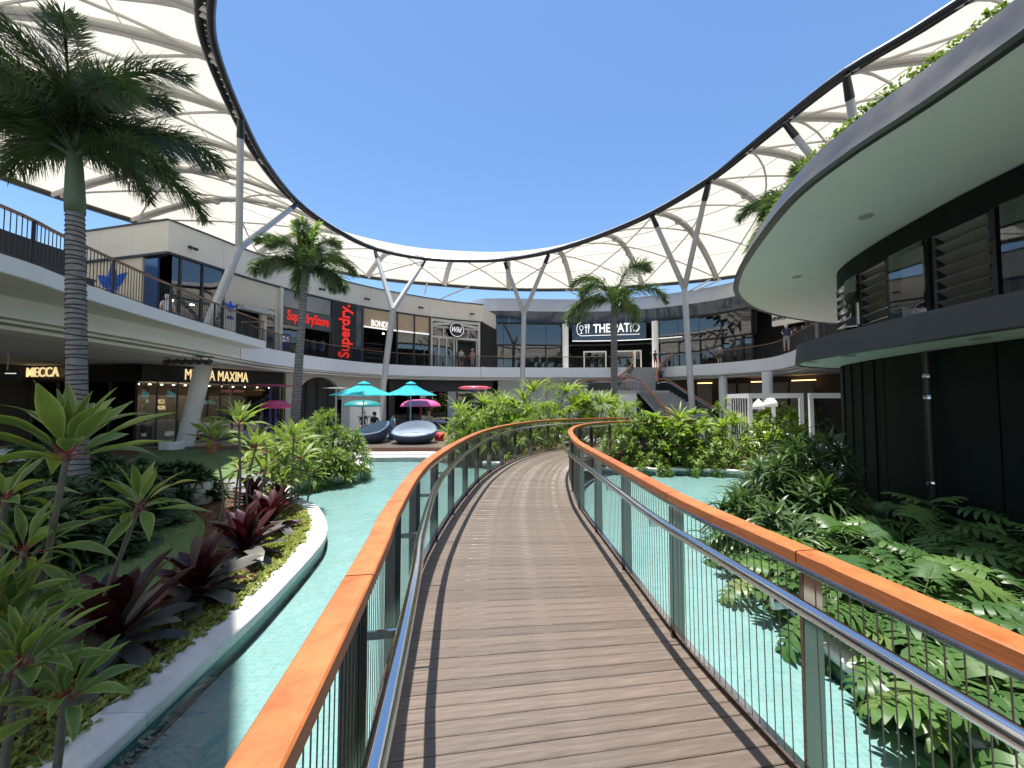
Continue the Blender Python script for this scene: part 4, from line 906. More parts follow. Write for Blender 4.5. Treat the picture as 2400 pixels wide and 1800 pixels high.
# ---- dark shops in the middle
facD = spline(V2([(-11.2, 34.8), (-8, 37.2), (-4, 38.3), (-1.4, 38.6)]), 0.3)
W = shop(facD, 1000, 'dark glazed shop behind the umbrellas under the far walkway'); W.r.location.z = GZ; W.o = W.r.location
W.slabu('bulkhead', 893, 1156, 2.55, CZ, 'charcoal', 0.05, -0.2, 10); W.slabu('back_wall', 893, 1156, GZ, CZ, 'shadow', -3, -3.1, 10)
for a, c in ((895, 925), (925, 958), (958, 1000), (1000, 1046), (1072, 1110), (1110, 1155)):
    W.slabu('window_pane', a + 1, c - 1, GZ, 2.55, 'darkglass', -0.02, -0.05, 3); W.vbar('mullion', c, GZ, 2.55, 'charcoal', 0.09, 0.14)
W.slabu('pillar', 1050, 1070, GZ, 2.55, 'grey', 0.1, -0.3, 2); W.slabu('pillar', 893, 922, GZ, CZ, 'charcoal', 0.2, -0.3, 2)
for k in range(4): W.slabu('lit_shelf', 952, 985, GZ + 0.5 + k * 0.5, GZ + 0.7 + k * 0.5, mat('shop_goods%d' % k, ((0.4, 0.38, 0.36), (0.25, 0.1, 0.06), (0.35, 0.3, 0.25), (0.1, 0.1, 0.12))[k], 0.6), -1.2, -1.3, 3)
facE = [Vector((-1.4, 38.6, 0)), Vector((4.5, 38.2, 0)), Vector((9.5, 37.6, 0))]; facE = resample(facE, 0.5)
root = empty('pale_wall', (3, 38, GZ), 'pale grey wall under the far walkway behind the middle planter', 'wall'); WE = Wall(facE, root); WE.o = root.location
WE.slabu('wall', 1158, 1420, GZ, CZ, 'soffit', 0, -0.2, 6); WE.slabu('ledge', 1165, 1262, 0.9, 1.25, 'white', 1.2, 0.6, 3)
# ---- stone walls with lit coves at the right
facS = spline(V2([(12.5, 37.0), (16, 35.8), (20, 33.0), (23, 29.0), (24, 24)]), 0.3)
root = empty('stone_wall', (20, 33, GZ), 'brown stone walls with warm cove lights under the right walkway', 'wall'); WS = Wall(facS, root); WS.o = root.location
M['brownstone'] = mat('brown_travertine', (0.22, 0.18, 0.14), 0.6, var=0.2, scale=3)
WS.slabu('backing', 1585, 1990, GZ, CZ, mat('dark_stone', (0.05, 0.04, 0.032), 0.7), -0.9, -1.1, 20)
for a, c, lit in ((1632, 1666, 1), (1686, 1722, 0), (1728, 1752, 0), (1755, 1784, 1), (1786, 1842, 0), (1848, 1879, 1), (1880, 1902, 1)):
    WS.slabu('stone_panel', a, c, GZ, CZ - 0.5, 'brownstone', 0, -0.2, 3)
    if lit: WS.slabu('cove_light', a, c, CZ - 0.42, CZ - 0.36, 'warmglow', -0.4, -0.5, 3)
for u in (1708, 1955):
    c, t, R = WS.pt(u, 0, 3.0 if u < 1800 else 6.0); b = MB((c.x, c.y, GZ)); b.tube([(c.x, c.y, GZ), (c.x, c.y, CZ)], 0.32, 16); o = b.build('round_column', M['white']); smooth_by_angle(o); tag(o, 'pale round column under the right walkway ' + ('beside the white cabana' if u < 1800 else 'next to the black pavilion wall'), 'column')
# ================================================================ GRAND STAIR
ST = empty('grand_stair', at_y(1500, 900, 31), 'grey stone grand stair climbing to the upper walkway', 'staircase'); ST.location.z = GZ; O = ST.location
M['stepstone'] = mat('grey_step_stone', (0.33, 0.335, 0.345), 0.6, var=0.15, scale=5, rnd=0.1)
def flight(Ls, Rs, n, z0, z1, m='stepstone'):
    """Ls/Rs: plan points of the left and right strings from bottom to top"""
    for k in range(n):
        a, c = k / n, (k + 1) / n
        P = [Ls[0].lerp(Ls[1], a), Rs[0].lerp(Rs[1], a), Rs[0].lerp(Rs[1], c), Ls[0].lerp(Ls[1], c)]; zt = z0 + (z1 - z0) * (k + 1) / n
        b = MB(O); b.add([(p.x, p.y, zt) for p in P] + [(p.x, p.y, zt - (z1 - z0) / n * 1.9) for p in P], [(0, 1, 2, 3), (4, 5, 1, 0), (7, 6, 5, 4), (5, 6, 2, 1), (6, 7, 3, 2), (7, 4, 0, 3)]); b.build('step', M[m], ST)
lz = 2.45
uA, uB = at_y(1440, 905, 30.6), at_y(1535, 905, 30.6); tA, tB = at_y(1487, 857, 35.4), at_y(1545, 857, 35.4)
flight((uA, tA), (uB, tB), 14, lz, FL)
lA, lB = at_y(1497, 910, 30.0), at_y(1562, 910, 30.2); bA, bB = at_y(1596, 980, 25.6), at_y(1745, 990, 26.2)
flight((bA, lA), (bB, lB), 19, GZ, lz)
b = MB(O); xs = at_y(1375, 905, 30.3).x; b.box(((xs + lB.x) / 2, 30.35, lz - 0.1), (lB.x - xs, 1.1, 0.2)); b.build('landing', M['paver'], ST)
b = MB(O); b.box(((xs + lA.x) / 2 - 0.1, 30.2, (GZ + lz - 0.2) / 2), (lA.x - xs - 0.2, 0.6, lz - 0.2 - GZ)); b.build('landing_wall', M['white'], ST)
b = MB(O); b.box(((xs + at_y(1437, 905, 30).x) / 2, 29.88, lz + 0.35), (at_y(1437, 905, 30).x - xs, 0.05, 0.75)); b.build('slatted_screen', M['charcoal'], ST)
lf = [at_y(1375, 905, 30.3), at_y(1335, 905, 29.0)]
flight((Vector((xs - 4.2, 30.9, 0)), Vector((xs, 30.9, 0))), (Vector((xs - 4.2, 29.7, 0)), Vector((xs, 29.7, 0))), 16, GZ, lz)
def stair_rail(P, label, r=0.07, steel=True):
    q = empty('stair_rail', P[0], label, 'railing'); o = q.location; P = spline(P, sub=8)
    b = MB(o); b.sweep(P, [(-r, -0.09), (-r, 0), (r, 0), (r, -0.09)]); b.build('timber_cap', M['rail'], q)
    b = MB(o)
    for p in resample(P, 0.22): b.box((p.x, p.y, p.z - 0.55), (0.02, 0.02, 0.95))
    b.build('pickets', M['picket'], q)
    b = MB(o); b.tube([p + Vector((0.08, -0.1, -0.28)) for p in P], 0.025, 6); b.build('handrail', M['steel'], q)
stair_rail([at_y(1484, 829, 35.6), at_y(1482, 850, 34.4), at_y(1468, 868, 32.6), at_y(1442, 888, 30.7)], 'orange timber stair rail curving down on the left of the upper flight')
stair_rail([at_y(1577, 827, 35.8), at_y(1552, 848, 34.0), at_y(1541, 868, 32.4), at_y(1537, 891, 30.6)], 'orange timber stair rail curving down on the right of the upper flight')
stair_rail([at_y(1352, 903, 29.6), at_y(1380, 889, 29.8), at_y(1440, 887, 29.9), at_y(1494, 887, 29.9), at_y(1551, 946, 27.2), at_y(1590, 990, 25.6)], 'orange timber rail along the stair landing and down the lower flight')
stair_rail([at_y(1537, 891, 30.5), at_y(1562, 888, 30.2), at_y(1610, 917, 29), at_y(1680, 956, 27.3), at_y(1744, 988, 26.0)], 'orange timber rail on the right side of the lower stair flight')
# ================================================================ ROUND PAVILION AT THE RIGHT
PV = empty('round_pavilion', (10, 6, GZ), 'dark round pavilion with a big overhanging metal edged roof at the right', 'pavilion'); O = PV.location
roofE = spline(V2([(5.2, -3.5), (4.6, -0.5), (4.38, 2.0), (4.36, 3.8), (4.27, 4.8), (4.38, 6.0), (5.07, 8.1), (5.77, 9.75), (6.75, 11.4), (8.5, 13.2), (10.9, 14.7), (13.4, 15.6), (16.5, 15.6), (20, 13.5), (21.5, 9), (21, 2), (18, -5)]), 0.25)
lowE = spline(V2([(6.6, -3), (5.9, 0), (5.65, 2.5), (5.62, 4.25), (5.72, 5.75), (5.95, 7.4), (6.25, 8.4), (6.9, 9.2), (7.9, 9.75), (9.5, 10.2), (12, 10.4), (15, 9)]), 0.2)
wallE = spline(V2([(7.4, -3), (6.85, 0), (6.68, 3), (6.72, 5.0), (6.95, 6.5), (7.35, 8.0), (7.95, 9.3), (9.0, 10.2), (11, 11), (14, 10.8), (16, 8)]), 0.15)
RZ, LZ2 = 4.80, 2.50
def cap(P, z, name, m, flip=False):
    c = Vector((12.5, 5, z)); V = [c] + zz(P, z); F = [((0, i, i + 1) if flip else (0, i + 1, i)) for i in range(1, len(P))]
    b = MB(O); b.add(V, F); return b.build(name, M[m], PV)
# path runs with the outside to the left: use negative offsets for outwards
b = MB(O); b.sweep(roofE, [(0.0, RZ), (-0.05, RZ + 0.03), (0.03, RZ + 0.18), (0.035, RZ + 0.20), (0.18, RZ + 0.52), (0.5, RZ + 0.52), (0.5, RZ + 0.1), (0.08, RZ + 0.1), (0.08, RZ)]); o = b.build('roof_edge', M['roofmetal'], PV); smooth_by_angle(o, 25)
cap(offset(roofE, 0.07), RZ + 0.02, 'roof_soffit', 'pavsoffit', True); cap(offset(roofE, 0.3), RZ + 0.5, 'roof_top', 'charcoal')
b = MB(O); b.sweep(lowE, [(0.0, LZ2), (-0.02, LZ2 + 0.02), (0.02, LZ2 + 0.42), (0.3, LZ2 + 0.44), (0.3, LZ2 + 0.1), (0.06, LZ2 + 0.1), (0.06, LZ2)]); o = b.build('lower_canopy_edge', M['charcoal'], PV)
cap(offset(lowE, 0.05), LZ2 + 0.02, 'lower_canopy_soffit', 'pavsoffit', True); cap(offset(lowE, 0.1), LZ2 + 0.43, 'lower_canopy_top', 'charcoal')
# ground floor cladding panels with shadow joints
n = len(wallE) - 1; k = 14; i = 0
while i < n:
    q = [p.copy() for p in wallE[i:i + k + 1]]
    if len(q) > 1:
        q[0] += (q[1] - q[0]).normalized() * 0.012; q[-1] -= (q[-1] - q[-2]).normalized() * 0.012
        b = MB(O); b.sweep(q, [(0, GZ), (0, LZ2 + 0.01), (0.1, LZ2 + 0.01), (0.1, GZ)]); b.build('cladding_panel', M['pavwall'], PV)
        # vertical battens give the cladding its ribbed look
        if i % (k * 4) == k:
            for j in range(2, len(q) - 1, 3):
                t = (q[j] - q[j - 1]).normalized(); R = Vector((t.y, -t.x, 0)); b = MB(O); b.box(q[j] - R * 0.012 + Vector((0, 0, (GZ + LZ2) / 2)), (0.025, 0.024, LZ2 - GZ), axes=(t, R, Vector((0, 0, 1)))); b.build('batten', M['pavwall'], PV)
    i += k
b = MB(O); b.sweep(offset(wallE, 0.16), [(0, GZ), (0, LZ2), (0.05, LZ2), (0.05, GZ)]); b.build('wall_backing', M['black'], PV)
# upper storey: sill, head, mullions, panes and louvres
W0, W1 = LZ2 + 0.62, RZ - 0.42
WP_ = Wall(wallE, PV); WP_.o = O
b = MB(O); b.sweep(wallE, [(0, LZ2 + 0.42), (0, W0), (0.15, W0), (0.15, LZ2 + 0.42)]); b.build('sill_band', M['charcoal'], PV)
b = MB(O); b.sweep(wallE, [(0, W1), (0, RZ), (0.15, RZ), (0.15, W1)]); b.build('head_band', M['pavwall'], PV)
bays = [(1956, 1984, 'louvre'), (1988, 2016, 'pane'), (2020, 2084, 'louvre'), (2094, 2176, 'pane'), (2196, 2336, 'louvre'), (2364, 2560, 'pane'), (2600, 3000, 'louvre'), (3100, 4200, 'pane')]
def wpt(u):
    q, t = on_path(wallE, u, 700); return q, t, Vector((t.y, -t.x, 0))
last = None
for a, c, kind in bays:
    A, ta, Ra = wpt(a); C, tc_, Rc = wpt(c)
    for q, t, R in ((A, ta, Ra), (C, tc_, Rc)):
        b = MB(O); b.box(q + R * 0.05 + Vector((0, 0, (W0 + W1) / 2)), (0.07, 0.12, W1 - W0), axes=(t, R, Vector((0, 0, 1)))); b.build('mullion', M['black'], PV)
    if kind == 'pane':
        b = MB(O); d = (C - A).normalized(); R = Vector((d.y, -d.x, 0)); A2 = A + R * 0.06; C2 = C + R * 0.06
        b.add([A2 + Vector((0, 0, W0)), C2 + Vector((0, 0, W0)), C2 + Vector((0, 0, W1)), A2 + Vector((0, 0, W1))], [(0, 1, 2, 3)]); b.build('window_pane', M['tint'], PV)
    else:
        m = 7; d = (C - A).normalized(); R = Vector((d.y, -d.x, 0))
        if (C - A).dot(ta) < 0: R = -R
        for j in range(m):
            z = W0 + (W1 - W0) * (j + 0.5) / m; h = (W1 - W0) / m
            ax = (R * 0.80 + Vector((0, 0, -0.6))).normalized(); up = d.cross(ax)
            b = MB(O); b.box((A + C) / 2 + R * 0.04 + Vector((0, 0, z)), ((C - A).length - 0.06, h * 1.05, 0.012), axes=(d, ax, up)); lb = b.build('louvre_blade', mat('louvre_glass_painted_reflection', (0.20, 0.19, 0.165), 0.06, spec=0.9) if 'louvre_glass_painted_reflection' not in bpy.data.materials else bpy.data.materials['louvre_glass_painted_reflection'], PV)  # pale beige of the reflected canopy is put into the blade colour
            for e in (A, C):
                s = 1 if e is A else -1
                b = MB(O); b.box(e + d * (0.04 * s) + R * 0.04 + Vector((0, 0, z)), (0.03, h * 0.8, 0.03), axes=(d, ax, up)); b.build('louvre_clip', M['black'], lb)
b = MB(O); b.sweep(offset(wallE, 1.6), [(0, LZ2 + 0.42), (0, RZ), (0.05, RZ), (0.05, LZ2 + 0.42)]); b.build('interior_wall', mat('pav_interior', (0.30, 0.29, 0.26), 0.8), PV)
# downpipe with steel fittings on the black wall
q, t, R = wpt(2180); b = MB(O); p = q - R * 0.09
b.tube([(p.x, p.y, GZ), (p.x, p.y, LZ2)], 0.05, 10); dp = b.build('downpipe', M['black'], PV)
for z in (2.1, 1.75, 0.35):
    b = MB(O); b.lathe((p.x, p.y, z), [(0.058, -0.03), (0.062, 0), (0.058, 0.03)], 10); b.build('pipe_collar', M['steel'], dp)
# recessed soffit lights and vents
for (x, y, z) in ((6.0, 6.4, RZ), (7.2, 9.6, RZ), (6.15, 7.0, LZ2), (6.4, 8.2, LZ2), (6.1, 5.0, LZ2)):
    b = MB(O); b.lathe((x, y, z), [(0.0, -0.004), (0.09, -0.004), (0.10, 0.002), (0.10, 0.01)], 16); b.build('soffit_light', M['column'], PV)
# ================================================================ PLANTS
LM = {}
LM['cord'] = leafmat('cordyline_leaf', (0.07, 0.13, 0.035), (0.165, 0.23, 0.055), 0.36, 0.32, island=False, c3=(0.30, 0.25, 0.07), rim=(0.34, 0.36, 0.12))
LM['cordstalk'] = mat('red_leaf_stalk', (0.33, 0.035, 0.04), 0.45, var=0.3)
LM['brom'] = leafmat('bromeliad_leaf', (0.022, 0.004, 0.006), (0.065, 0.014, 0.016), 0.25, 0.12, c3=(0.12, 0.12, 0.09), island=False, tcol=(2.2, 0.7, 0.6))
LM['bromgrey'] = leafmat('bromeliad_outer_leaf', (0.05, 0.06, 0.05), (0.13, 0.12, 0.105), 0.3, 0.12, island=False, tcol=(1.2, 1.1, 0.9))
LM['drac'] = leafmat('fine_strap_leaf', (0.09, 0.16, 0.035), (0.21, 0.29, 0.06), 0.3, 0.3)
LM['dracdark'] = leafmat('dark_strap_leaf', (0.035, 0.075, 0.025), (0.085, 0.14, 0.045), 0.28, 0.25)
LM['lily'] = leafmat('lily_leaf', (0.11, 0.19, 0.03), (0.27, 0.35, 0.065), 0.38, 0.4, c3=(0.4, 0.36, 0.14))
LM['phil'] = leafmat('lobed_leaf', (0.038, 0.095, 0.026), (0.095, 0.17, 0.046), 0.3, 0.26, island=False, c3=(0.15, 0.19, 0.055))
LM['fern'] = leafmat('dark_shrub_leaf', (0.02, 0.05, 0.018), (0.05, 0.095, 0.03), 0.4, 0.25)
LM['palm'] = leafmat('palm_leaflet', (0.045, 0.085, 0.035), (0.11, 0.155, 0.065), 0.35, 0.25)
LM['palmyoung'] = leafmat('young_palm_leaflet', (0.15, 0.28, 0.03), (0.25, 0.36, 0.06), 0.35, 0.4)
LM['sedum'] = leafmat('ground_cover_leaf', (0.12, 0.17, 0.035), (0.34, 0.34, 0.09), 0.5, 0.3)
def leaf_geo(b, mtx, Ln, Wd, droop=0.5, fold=0.25, n=6, shape='lance', twist=0.0, mi=0, petiole=0.0, wave=0.0, rnd=random):
    V = []; F = []; mis = []; x = z = 0.0; ph = rnd.random() * 6
    for i in range(n + 1):
        s = i / n
        if shape == 'lance': w = (math.sin(math.pi * min(1, 0.06 + s ** 0.8 * 0.94))) ** 0.85
        elif shape == 'strap': w = min(1, 0.55 + s * 1.2) * (1 if s < 0.75 else max(0.0, math.cos((s - 0.75) / 0.25 * math.pi / 2)) ** 0.5 * 0.94 + 0.06)
        elif shape == 'cord':
            w = 0.10 if s < petiole * 0.8 else 0.10 + 0.90 * math.sin(math.pi * min(1, ((s - petiole * 0.8) / (1 - petiole * 0.8)) ** 0.9)) ** 1.15
        else: w = (1 - s) ** 0.7 * min(1, 0.4 + s * 5)
        w = max(w, 0.03) * Wd / 2
        a = -droop * (s ** 1.4)
        if i: x += math.cos(a) * Ln / n; z += math.sin(a) * Ln / n
        tw = twist * s; up = fold * w; wv = wave * math.sin(ph + s * 9) * w
        V += [Vector((x, w * math.cos(tw), z + up + w * math.sin(tw) + wv)), Vector((x, 0, z)), Vector((x, -w * math.cos(tw), z + up - w * math.sin(tw) - wv))]
    for i in range(n):
        a = i * 3; c = a + 3
        F += [(a, a + 1, c + 1, c), (a + 1, a + 2, c + 2, c + 1)]
        m = 1 if petiole and (i + 1) / n <= petiole + 1e-6 else mi; mis += [m, m]
    k = len(b.v); b.v += [mtx @ v for v in V]; b.f += [tuple(q + k for q in f) for f in F]; b.m += mis
def orient(az, el, roll=0.0, loc=(0, 0, 0)):
    return Matrix.Translation(loc) @ Matrix.Rotation(az, 4, 'Z') @ Matrix.Rotation(-el, 4, 'Y') @ Matrix.Rotation(roll, 4, 'X')
def leafmesh(name, mats, smooth=True, **kw):
    b = MB(); leaf_geo(b, Matrix.Identity(4), **kw); me = b.mesh(name, mats, smooth)
    at = me.attributes.new('rim', 'FLOAT', 'POINT')
    for i in range(len(me.vertices)): at.data[i].value = 0.0 if i % 3 == 1 else 1.0
    return me
def rosette_mesh(name, m, n, Ln, Wd, el0=1.45, el1=-0.3, droop=0.9, shape='lance', seg=4, seed=1, fold=0.25, stemh=0.0, wave=0.0):
    r = random.Random(seed); b = MB()
    for i in range(n):
        t = i / max(1, n - 1); el = el0 + (el1 - el0) * t ** 0.8 + r.uniform(-.15, .15); l = Ln * r.uniform(.75, 1.1) * (0.7 + 0.3 * t if t < .5 else 1)
        leaf_geo(b, orient(i * 2.39996 + r.uniform(-.2, .2), el, r.uniform(-.3, .3), (0, 0, -stemh * t)), l, Wd * r.uniform(.8, 1.15), droop * r.uniform(.6, 1.3), fold, seg, shape, wave=wave, rnd=r)
    return b.mesh(name, m, True)
PG = 2.39996
# ---------------- cordylines: each leaf an object
cordm = [leafmesh('cordyline_leaf', [LM['cord'], LM['cordstalk']], Ln=1.0, Wd=w, droop=d, fold=f, n=10, shape='cord', petiole=0.26, twist=tw, wave=0.12) for w, d, f, tw in ((0.19, 0.5, 0.4, 0.2), (0.205, 0.85, 0.3, -0.3), (0.17, 0.3, 0.5, 0.1), (0.19, 1.2, 0.35, 0.35))]
def cordyline(base, crown, size, n, label, seed=1, el=(1.5, 0.25), flip=0):
    r = random.Random(seed); base = Vector(base); crown = Vector(crown)
    p = empty('cordyline', base, label, 'plant', 'cordyline plants in the left garden bed')
    b = MB(base); mid_ = (base + crown) / 2 + Vector((r.uniform(-.05, .05), r.uniform(-.05, .05), 0)) * (crown - base).length
    pts = spline([base, base.lerp(mid_, .5) + (mid_ - base.lerp(crown, .5)) * 0.5, mid_, crown], sub=5); k = len(pts)
    b.tube(pts, [0.020 - 0.005 * i / k + (0.0012 if i % 2 else 0) for i in range(k)], 8); b.build('stem', M['stem'], p, smooth=True)
    for i in range(n):
        t = i / (n - 1); e = el[0] + (el[1] - el[0]) * t ** 1.1 + r.uniform(-.12, .12); L_ = size * r.uniform(.85, 1.1) * (0.75 + 0.25 * min(1, t * 3))
        o = put('leaf', cordm[r.randrange(4)] if t > .25 else cordm[2], p)
        o.matrix_basis = Matrix.Translation(crown - base - Vector((0, 0, 0.10 * size * t))) @ Matrix.Rotation(i * PG + seed, 4, 'Z') @ Matrix.Rotation(-e, 4, 'Y') @ Matrix.Rotation(r.uniform(-.35, .35), 4, 'X') @ Matrix.Scale(L_, 4)
    return p
SZ = -0.42
def cordpx(u, v, y, bu, by, size, n, label, seed, el=(1.5, 0.25)):
    c = at_y(u, v, y); bx_ = at_y(bu, 900, by).x; return cordyline((bx_, by, SZ), c, size, n, label, seed, el)
cordpx(158, 1062, 2.45, 100, 2.5, 0.56, 30, 'biggest cordyline with red stalked broad leaves at the left edge', 3)
cordpx(326, 1184, 3.0, 190, 3.2, 0.44, 22, 'cordyline on a long slanting stem in front of the lawn', 5, (1.3, -0.25))
cordpx(56, 1292, 2.35, 20, 2.4, 0.42, 20, 'cordyline with drooping leaves low at the left edge above the bottom one', 8, (1.3, -0.7))
cordpx(45, 1560, 1.95, 40, 1.95, 0.36, 32, 'dense cordyline filling the bottom left corner', 11, (1.5, 0.1))
cordpx(20, 1480, 2.2, 10, 2.2, 0.42, 24, 'upright leaved cordyline just above the bottom left corner', 51, (1.5, 0.3))
cordpx(150, 1640, 2.0, 140, 2.0, 0.34, 20, 'low cordyline at the bottom left, nearest the kerb', 53, (1.5, 0.2))
cordpx(-30, 1430, 2.1, -40, 2.1, 0.4, 20, 'cordyline cut by the left edge of the frame', 14, (1.4, -0.3))
cordpx(12, 1170, 2.8, -20, 2.9, 0.4, 18, 'small cordyline at the far left behind the biggest one', 17, (1.3, -0.4))
cordpx(560, 994, 6.1, 557, 6.2, 0.55, 20, 'tall bright cordyline in front of the black beauty shop', 19)
cordpx(501, 1032, 6.6, 520, 6.5, 0.52, 18, 'cordyline left of the tall bright one, in shade', 23)
cordpx(688, 1034, 7.6, 690, 7.6, 0.60, 22, 'bright cordyline at the right of the sunlit group by the kerb', 29)
cordpx(598, 1052, 7.2, 596, 7.2, 0.55, 20, 'bright cordyline in the middle of the sunlit group', 31)
cordpx(655, 1046, 8.2, 650, 8.2, 0.55, 18, 'bright cordyline at the back of the sunlit group', 37)
cordpx(620, 1105, 7.0, 620, 7.0, 0.45, 18, 'low cordyline at the foot of the sunlit group', 41, (1.4, -0.3))
cordpx(668, 1100, 7.4, 668, 7.4, 0.45, 18, 'low cordyline nearest the pool in the sunlit group', 43, (1.4, -0.4))
cordpx(560, 1100, 7.3, 560, 7.3, 0.40, 14, 'low dark cordyline under the tall bright one', 47, (1.4, -0.4))
for i, (u, v, y, sz, lab) in enumerate(((640, 1085, 7.7, .48, 'bright cordyline low in the sunlit group, left of the kerb bend'), (705, 1075, 8.1, .5, 'bright cordyline touching the fine leaved shrubs'), (585, 1090, 7.6, .45, 'bright cordyline at the left of the sunlit group'), (630, 1060, 8.6, .5, 'pale cordyline deep in the sunlit group'), (725, 1110, 8.0, .42, 'low bright cordyline beside the kerb bend'), (660, 1128, 7.2, .4, 'smallest bright cordyline above the silvery bromeliad'))):
    cordpx(u, v, y, u, y, sz, 22, lab, 900 + i, (1.4, -0.1))
# ---------------- bromeliads
brm = [leafmesh('bromeliad_leaf', [LM['brom']], Ln=1.0, Wd=w, droop=d, fold=0.35, n=7, shape='strap') for w, d in ((0.23, 0.45), (0.25, 0.8), (0.21, 0.25))]
brg = [leafmesh('bromeliad_leaf', [LM['bromgrey']], Ln=1.0, Wd=w, droop=d, fold=0.3, n=7, shape='strap') for w, d in ((0.24, 0.7), (0.25, 1.1))]
def brom(x, y, size, n, label, seed):
    r = random.Random(seed); p = empty('bromeliad', (x, y, SZ + 0.02), label, 'plant', 'burgundy bromeliads along the kerb')
    for i in range(n):
        t = i / (n - 1); e = 1.4 - 1.35 * t + r.uniform(-.12, .12); grey = t > 0.45 and r.random() < 0.65
        o = put('leaf', (r.choice(brg) if grey else r.choice(brm)), p)
        o.matrix_basis = Matrix.Translation((0, 0, 0.22 * size * (1 - t))) @ Matrix.Rotation(i * PG, 4, 'Z') @ Matrix.Rotation(-e, 4, 'Y') @ Matrix.Rotation(r.uniform(-.25, .25), 4, 'X') @ Matrix.Scale(size * r.uniform(.8, 1.1), 4)
for i, (u, v, sz, lab) in enumerate(((265, 1540, 0.62, 'darkest burgundy bromeliad, nearest, beside the slanting cordyline stem'), (462, 1412, 0.55, 'dark red bromeliad, second along the kerb'), (572, 1312, 0.56, 'red bromeliad with grey outer leaves, third along the kerb'), (628, 1245, 0.55, 'sunlit wine red bromeliad, fourth along the kerb'), (590, 1190, 0.5, 'silvery red bromeliad at the foot of the sunlit cordylines'), (655, 1190, 0.42, 'small red bromeliad behind the fourth one, nearest the kerb bend'))):
    q = at_z(u, v, SZ); brom(q.x, q.y, sz * 1.1, 36, lab, 60 + i)
# ---------------- ground cover tufts (uncountable)
def cover(name, spots, label, m, hmin=0.02, hmax=0.05, seed=2):
    r = random.Random(seed); b = MB()
    for (x, y, z, s) in spots:
        for k in range(6):
            a = r.random() * 6.28; e = r.uniform(.2, 1.1); l = r.uniform(hmin, hmax) * s; w = l * 0.35
            d = Vector((math.cos(a) * math.cos(e), math.sin(a) * math.cos(e), math.sin(e))); sd_ = Vector((-math.sin(a), math.cos(a), 0)) * w
            p = Vector((x + r.uniform(-.025, .025), y + r.uniform(-.025, .025), z)); n = len(b.v)
            b.v += [p, p + d * l * .55 + sd_, p + d * l, p + d * l * .55 - sd_]; b.f.append((n, n + 1, n + 2, n + 3)); b.m.append(0)
    o = b.build(name, m); o['kind'] = 'stuff'; o['label'] = label; return o
r = random.Random(77); spots = []
bl = [p for p in bankL if 1.2 < p.y < 9.5]
blo = offset(bl, -KW)
for i in range(7200):
    k = r.randrange(len(bl) - 1); dd = r.random() ** 1.6 * 0.75; dens = 0.5 + 0.5 * math.sin(bl[k].y * 2.1 + dd * 5)
    if r.random() > 0.35 + 0.65 * dens: continue
    q = blo[k]; t = bl[k + 1] - bl[k]; R = Vector((t.y, -t.x, 0)).normalized(); q = q - R * (dd - 0.03)
    if bl[k].y > 7.6 and dd > .4: continue
    spots.append((q.x + r.uniform(-.06, .06), q.y + r.uniform(-.06, .06), (-0.337 if dd < 0.03 else SZ), r.uniform(.8, 1.5)))
cover('ground_cover', spots, 'low yellow green ground cover spilling over the left kerb', LM['sedum'])
r = random.Random(78); spots = []
for i in range(2600):
    k = r.randrange(len(bl) - 1); q = blo[k] + Vector((-r.random() * 2.2, r.uniform(-.3, .3), 0)); spots.append((q.x, q.y, SZ, r.uniform(.6, 1.2)))
cover('bark_chips', spots, 'scattered brown bark chips between the left garden plants', mat('bark_chip', (0.13, 0.06, 0.03), 0.9, var=0.4, scale=30), 0.015, 0.04, 5)
# ---------------- rosette based shrubs
RO = {'drac': [rosette_mesh('leaf_rosette', [LM['drac']], 34, 0.30, 0.030, droop=1.0, seed=s, stemh=.08) for s in (1, 2, 3)],
      'dracdark': [rosette_mesh('leaf_rosette', [LM['dracdark']], 38, 0.50, 0.050, droop=1.1, seed=s, stemh=.2, seg=5) for s in (4, 5, 6)],
      'lily': [rosette_mesh('leaf_rosette', [LM['lily']], 24, 0.85, 0.065, el0=1.5, el1=0.55, droop=0.9, shape='lance', seed=s, seg=6) for s in (7, 8, 9)],
      'spider': [rosette_mesh('leaf_rosette', [LM['lily']], 46, 0.48, 0.026, el0=1.5, el1=0.1, droop=2.0, seed=s, seg=6) for s in (10, 11)],
      'broad': [rosette_mesh('leaf_rosette', [LM['lily']], 14, 0.55, 0.17, el0=1.4, el1=0.1, droop=1.0, shape='lance', seed=s, seg=6, fold=.3, wave=.1) for s in (12, 13)],
      'fern': [rosette_mesh('leaf_rosette', [LM['fern']], 34, 0.30, 0.05, el0=1.4, el1=-.2, droop=1.0, seed=s) for s in (14, 15)],
      'small': [rosette_mesh('leaf_rosette', [LM['drac']], 26, 0.17, 0.045, el0=1.4, el1=-.4, droop=.7, seed=s, seg=3, stemh=.15) for s in (16, 17)]}
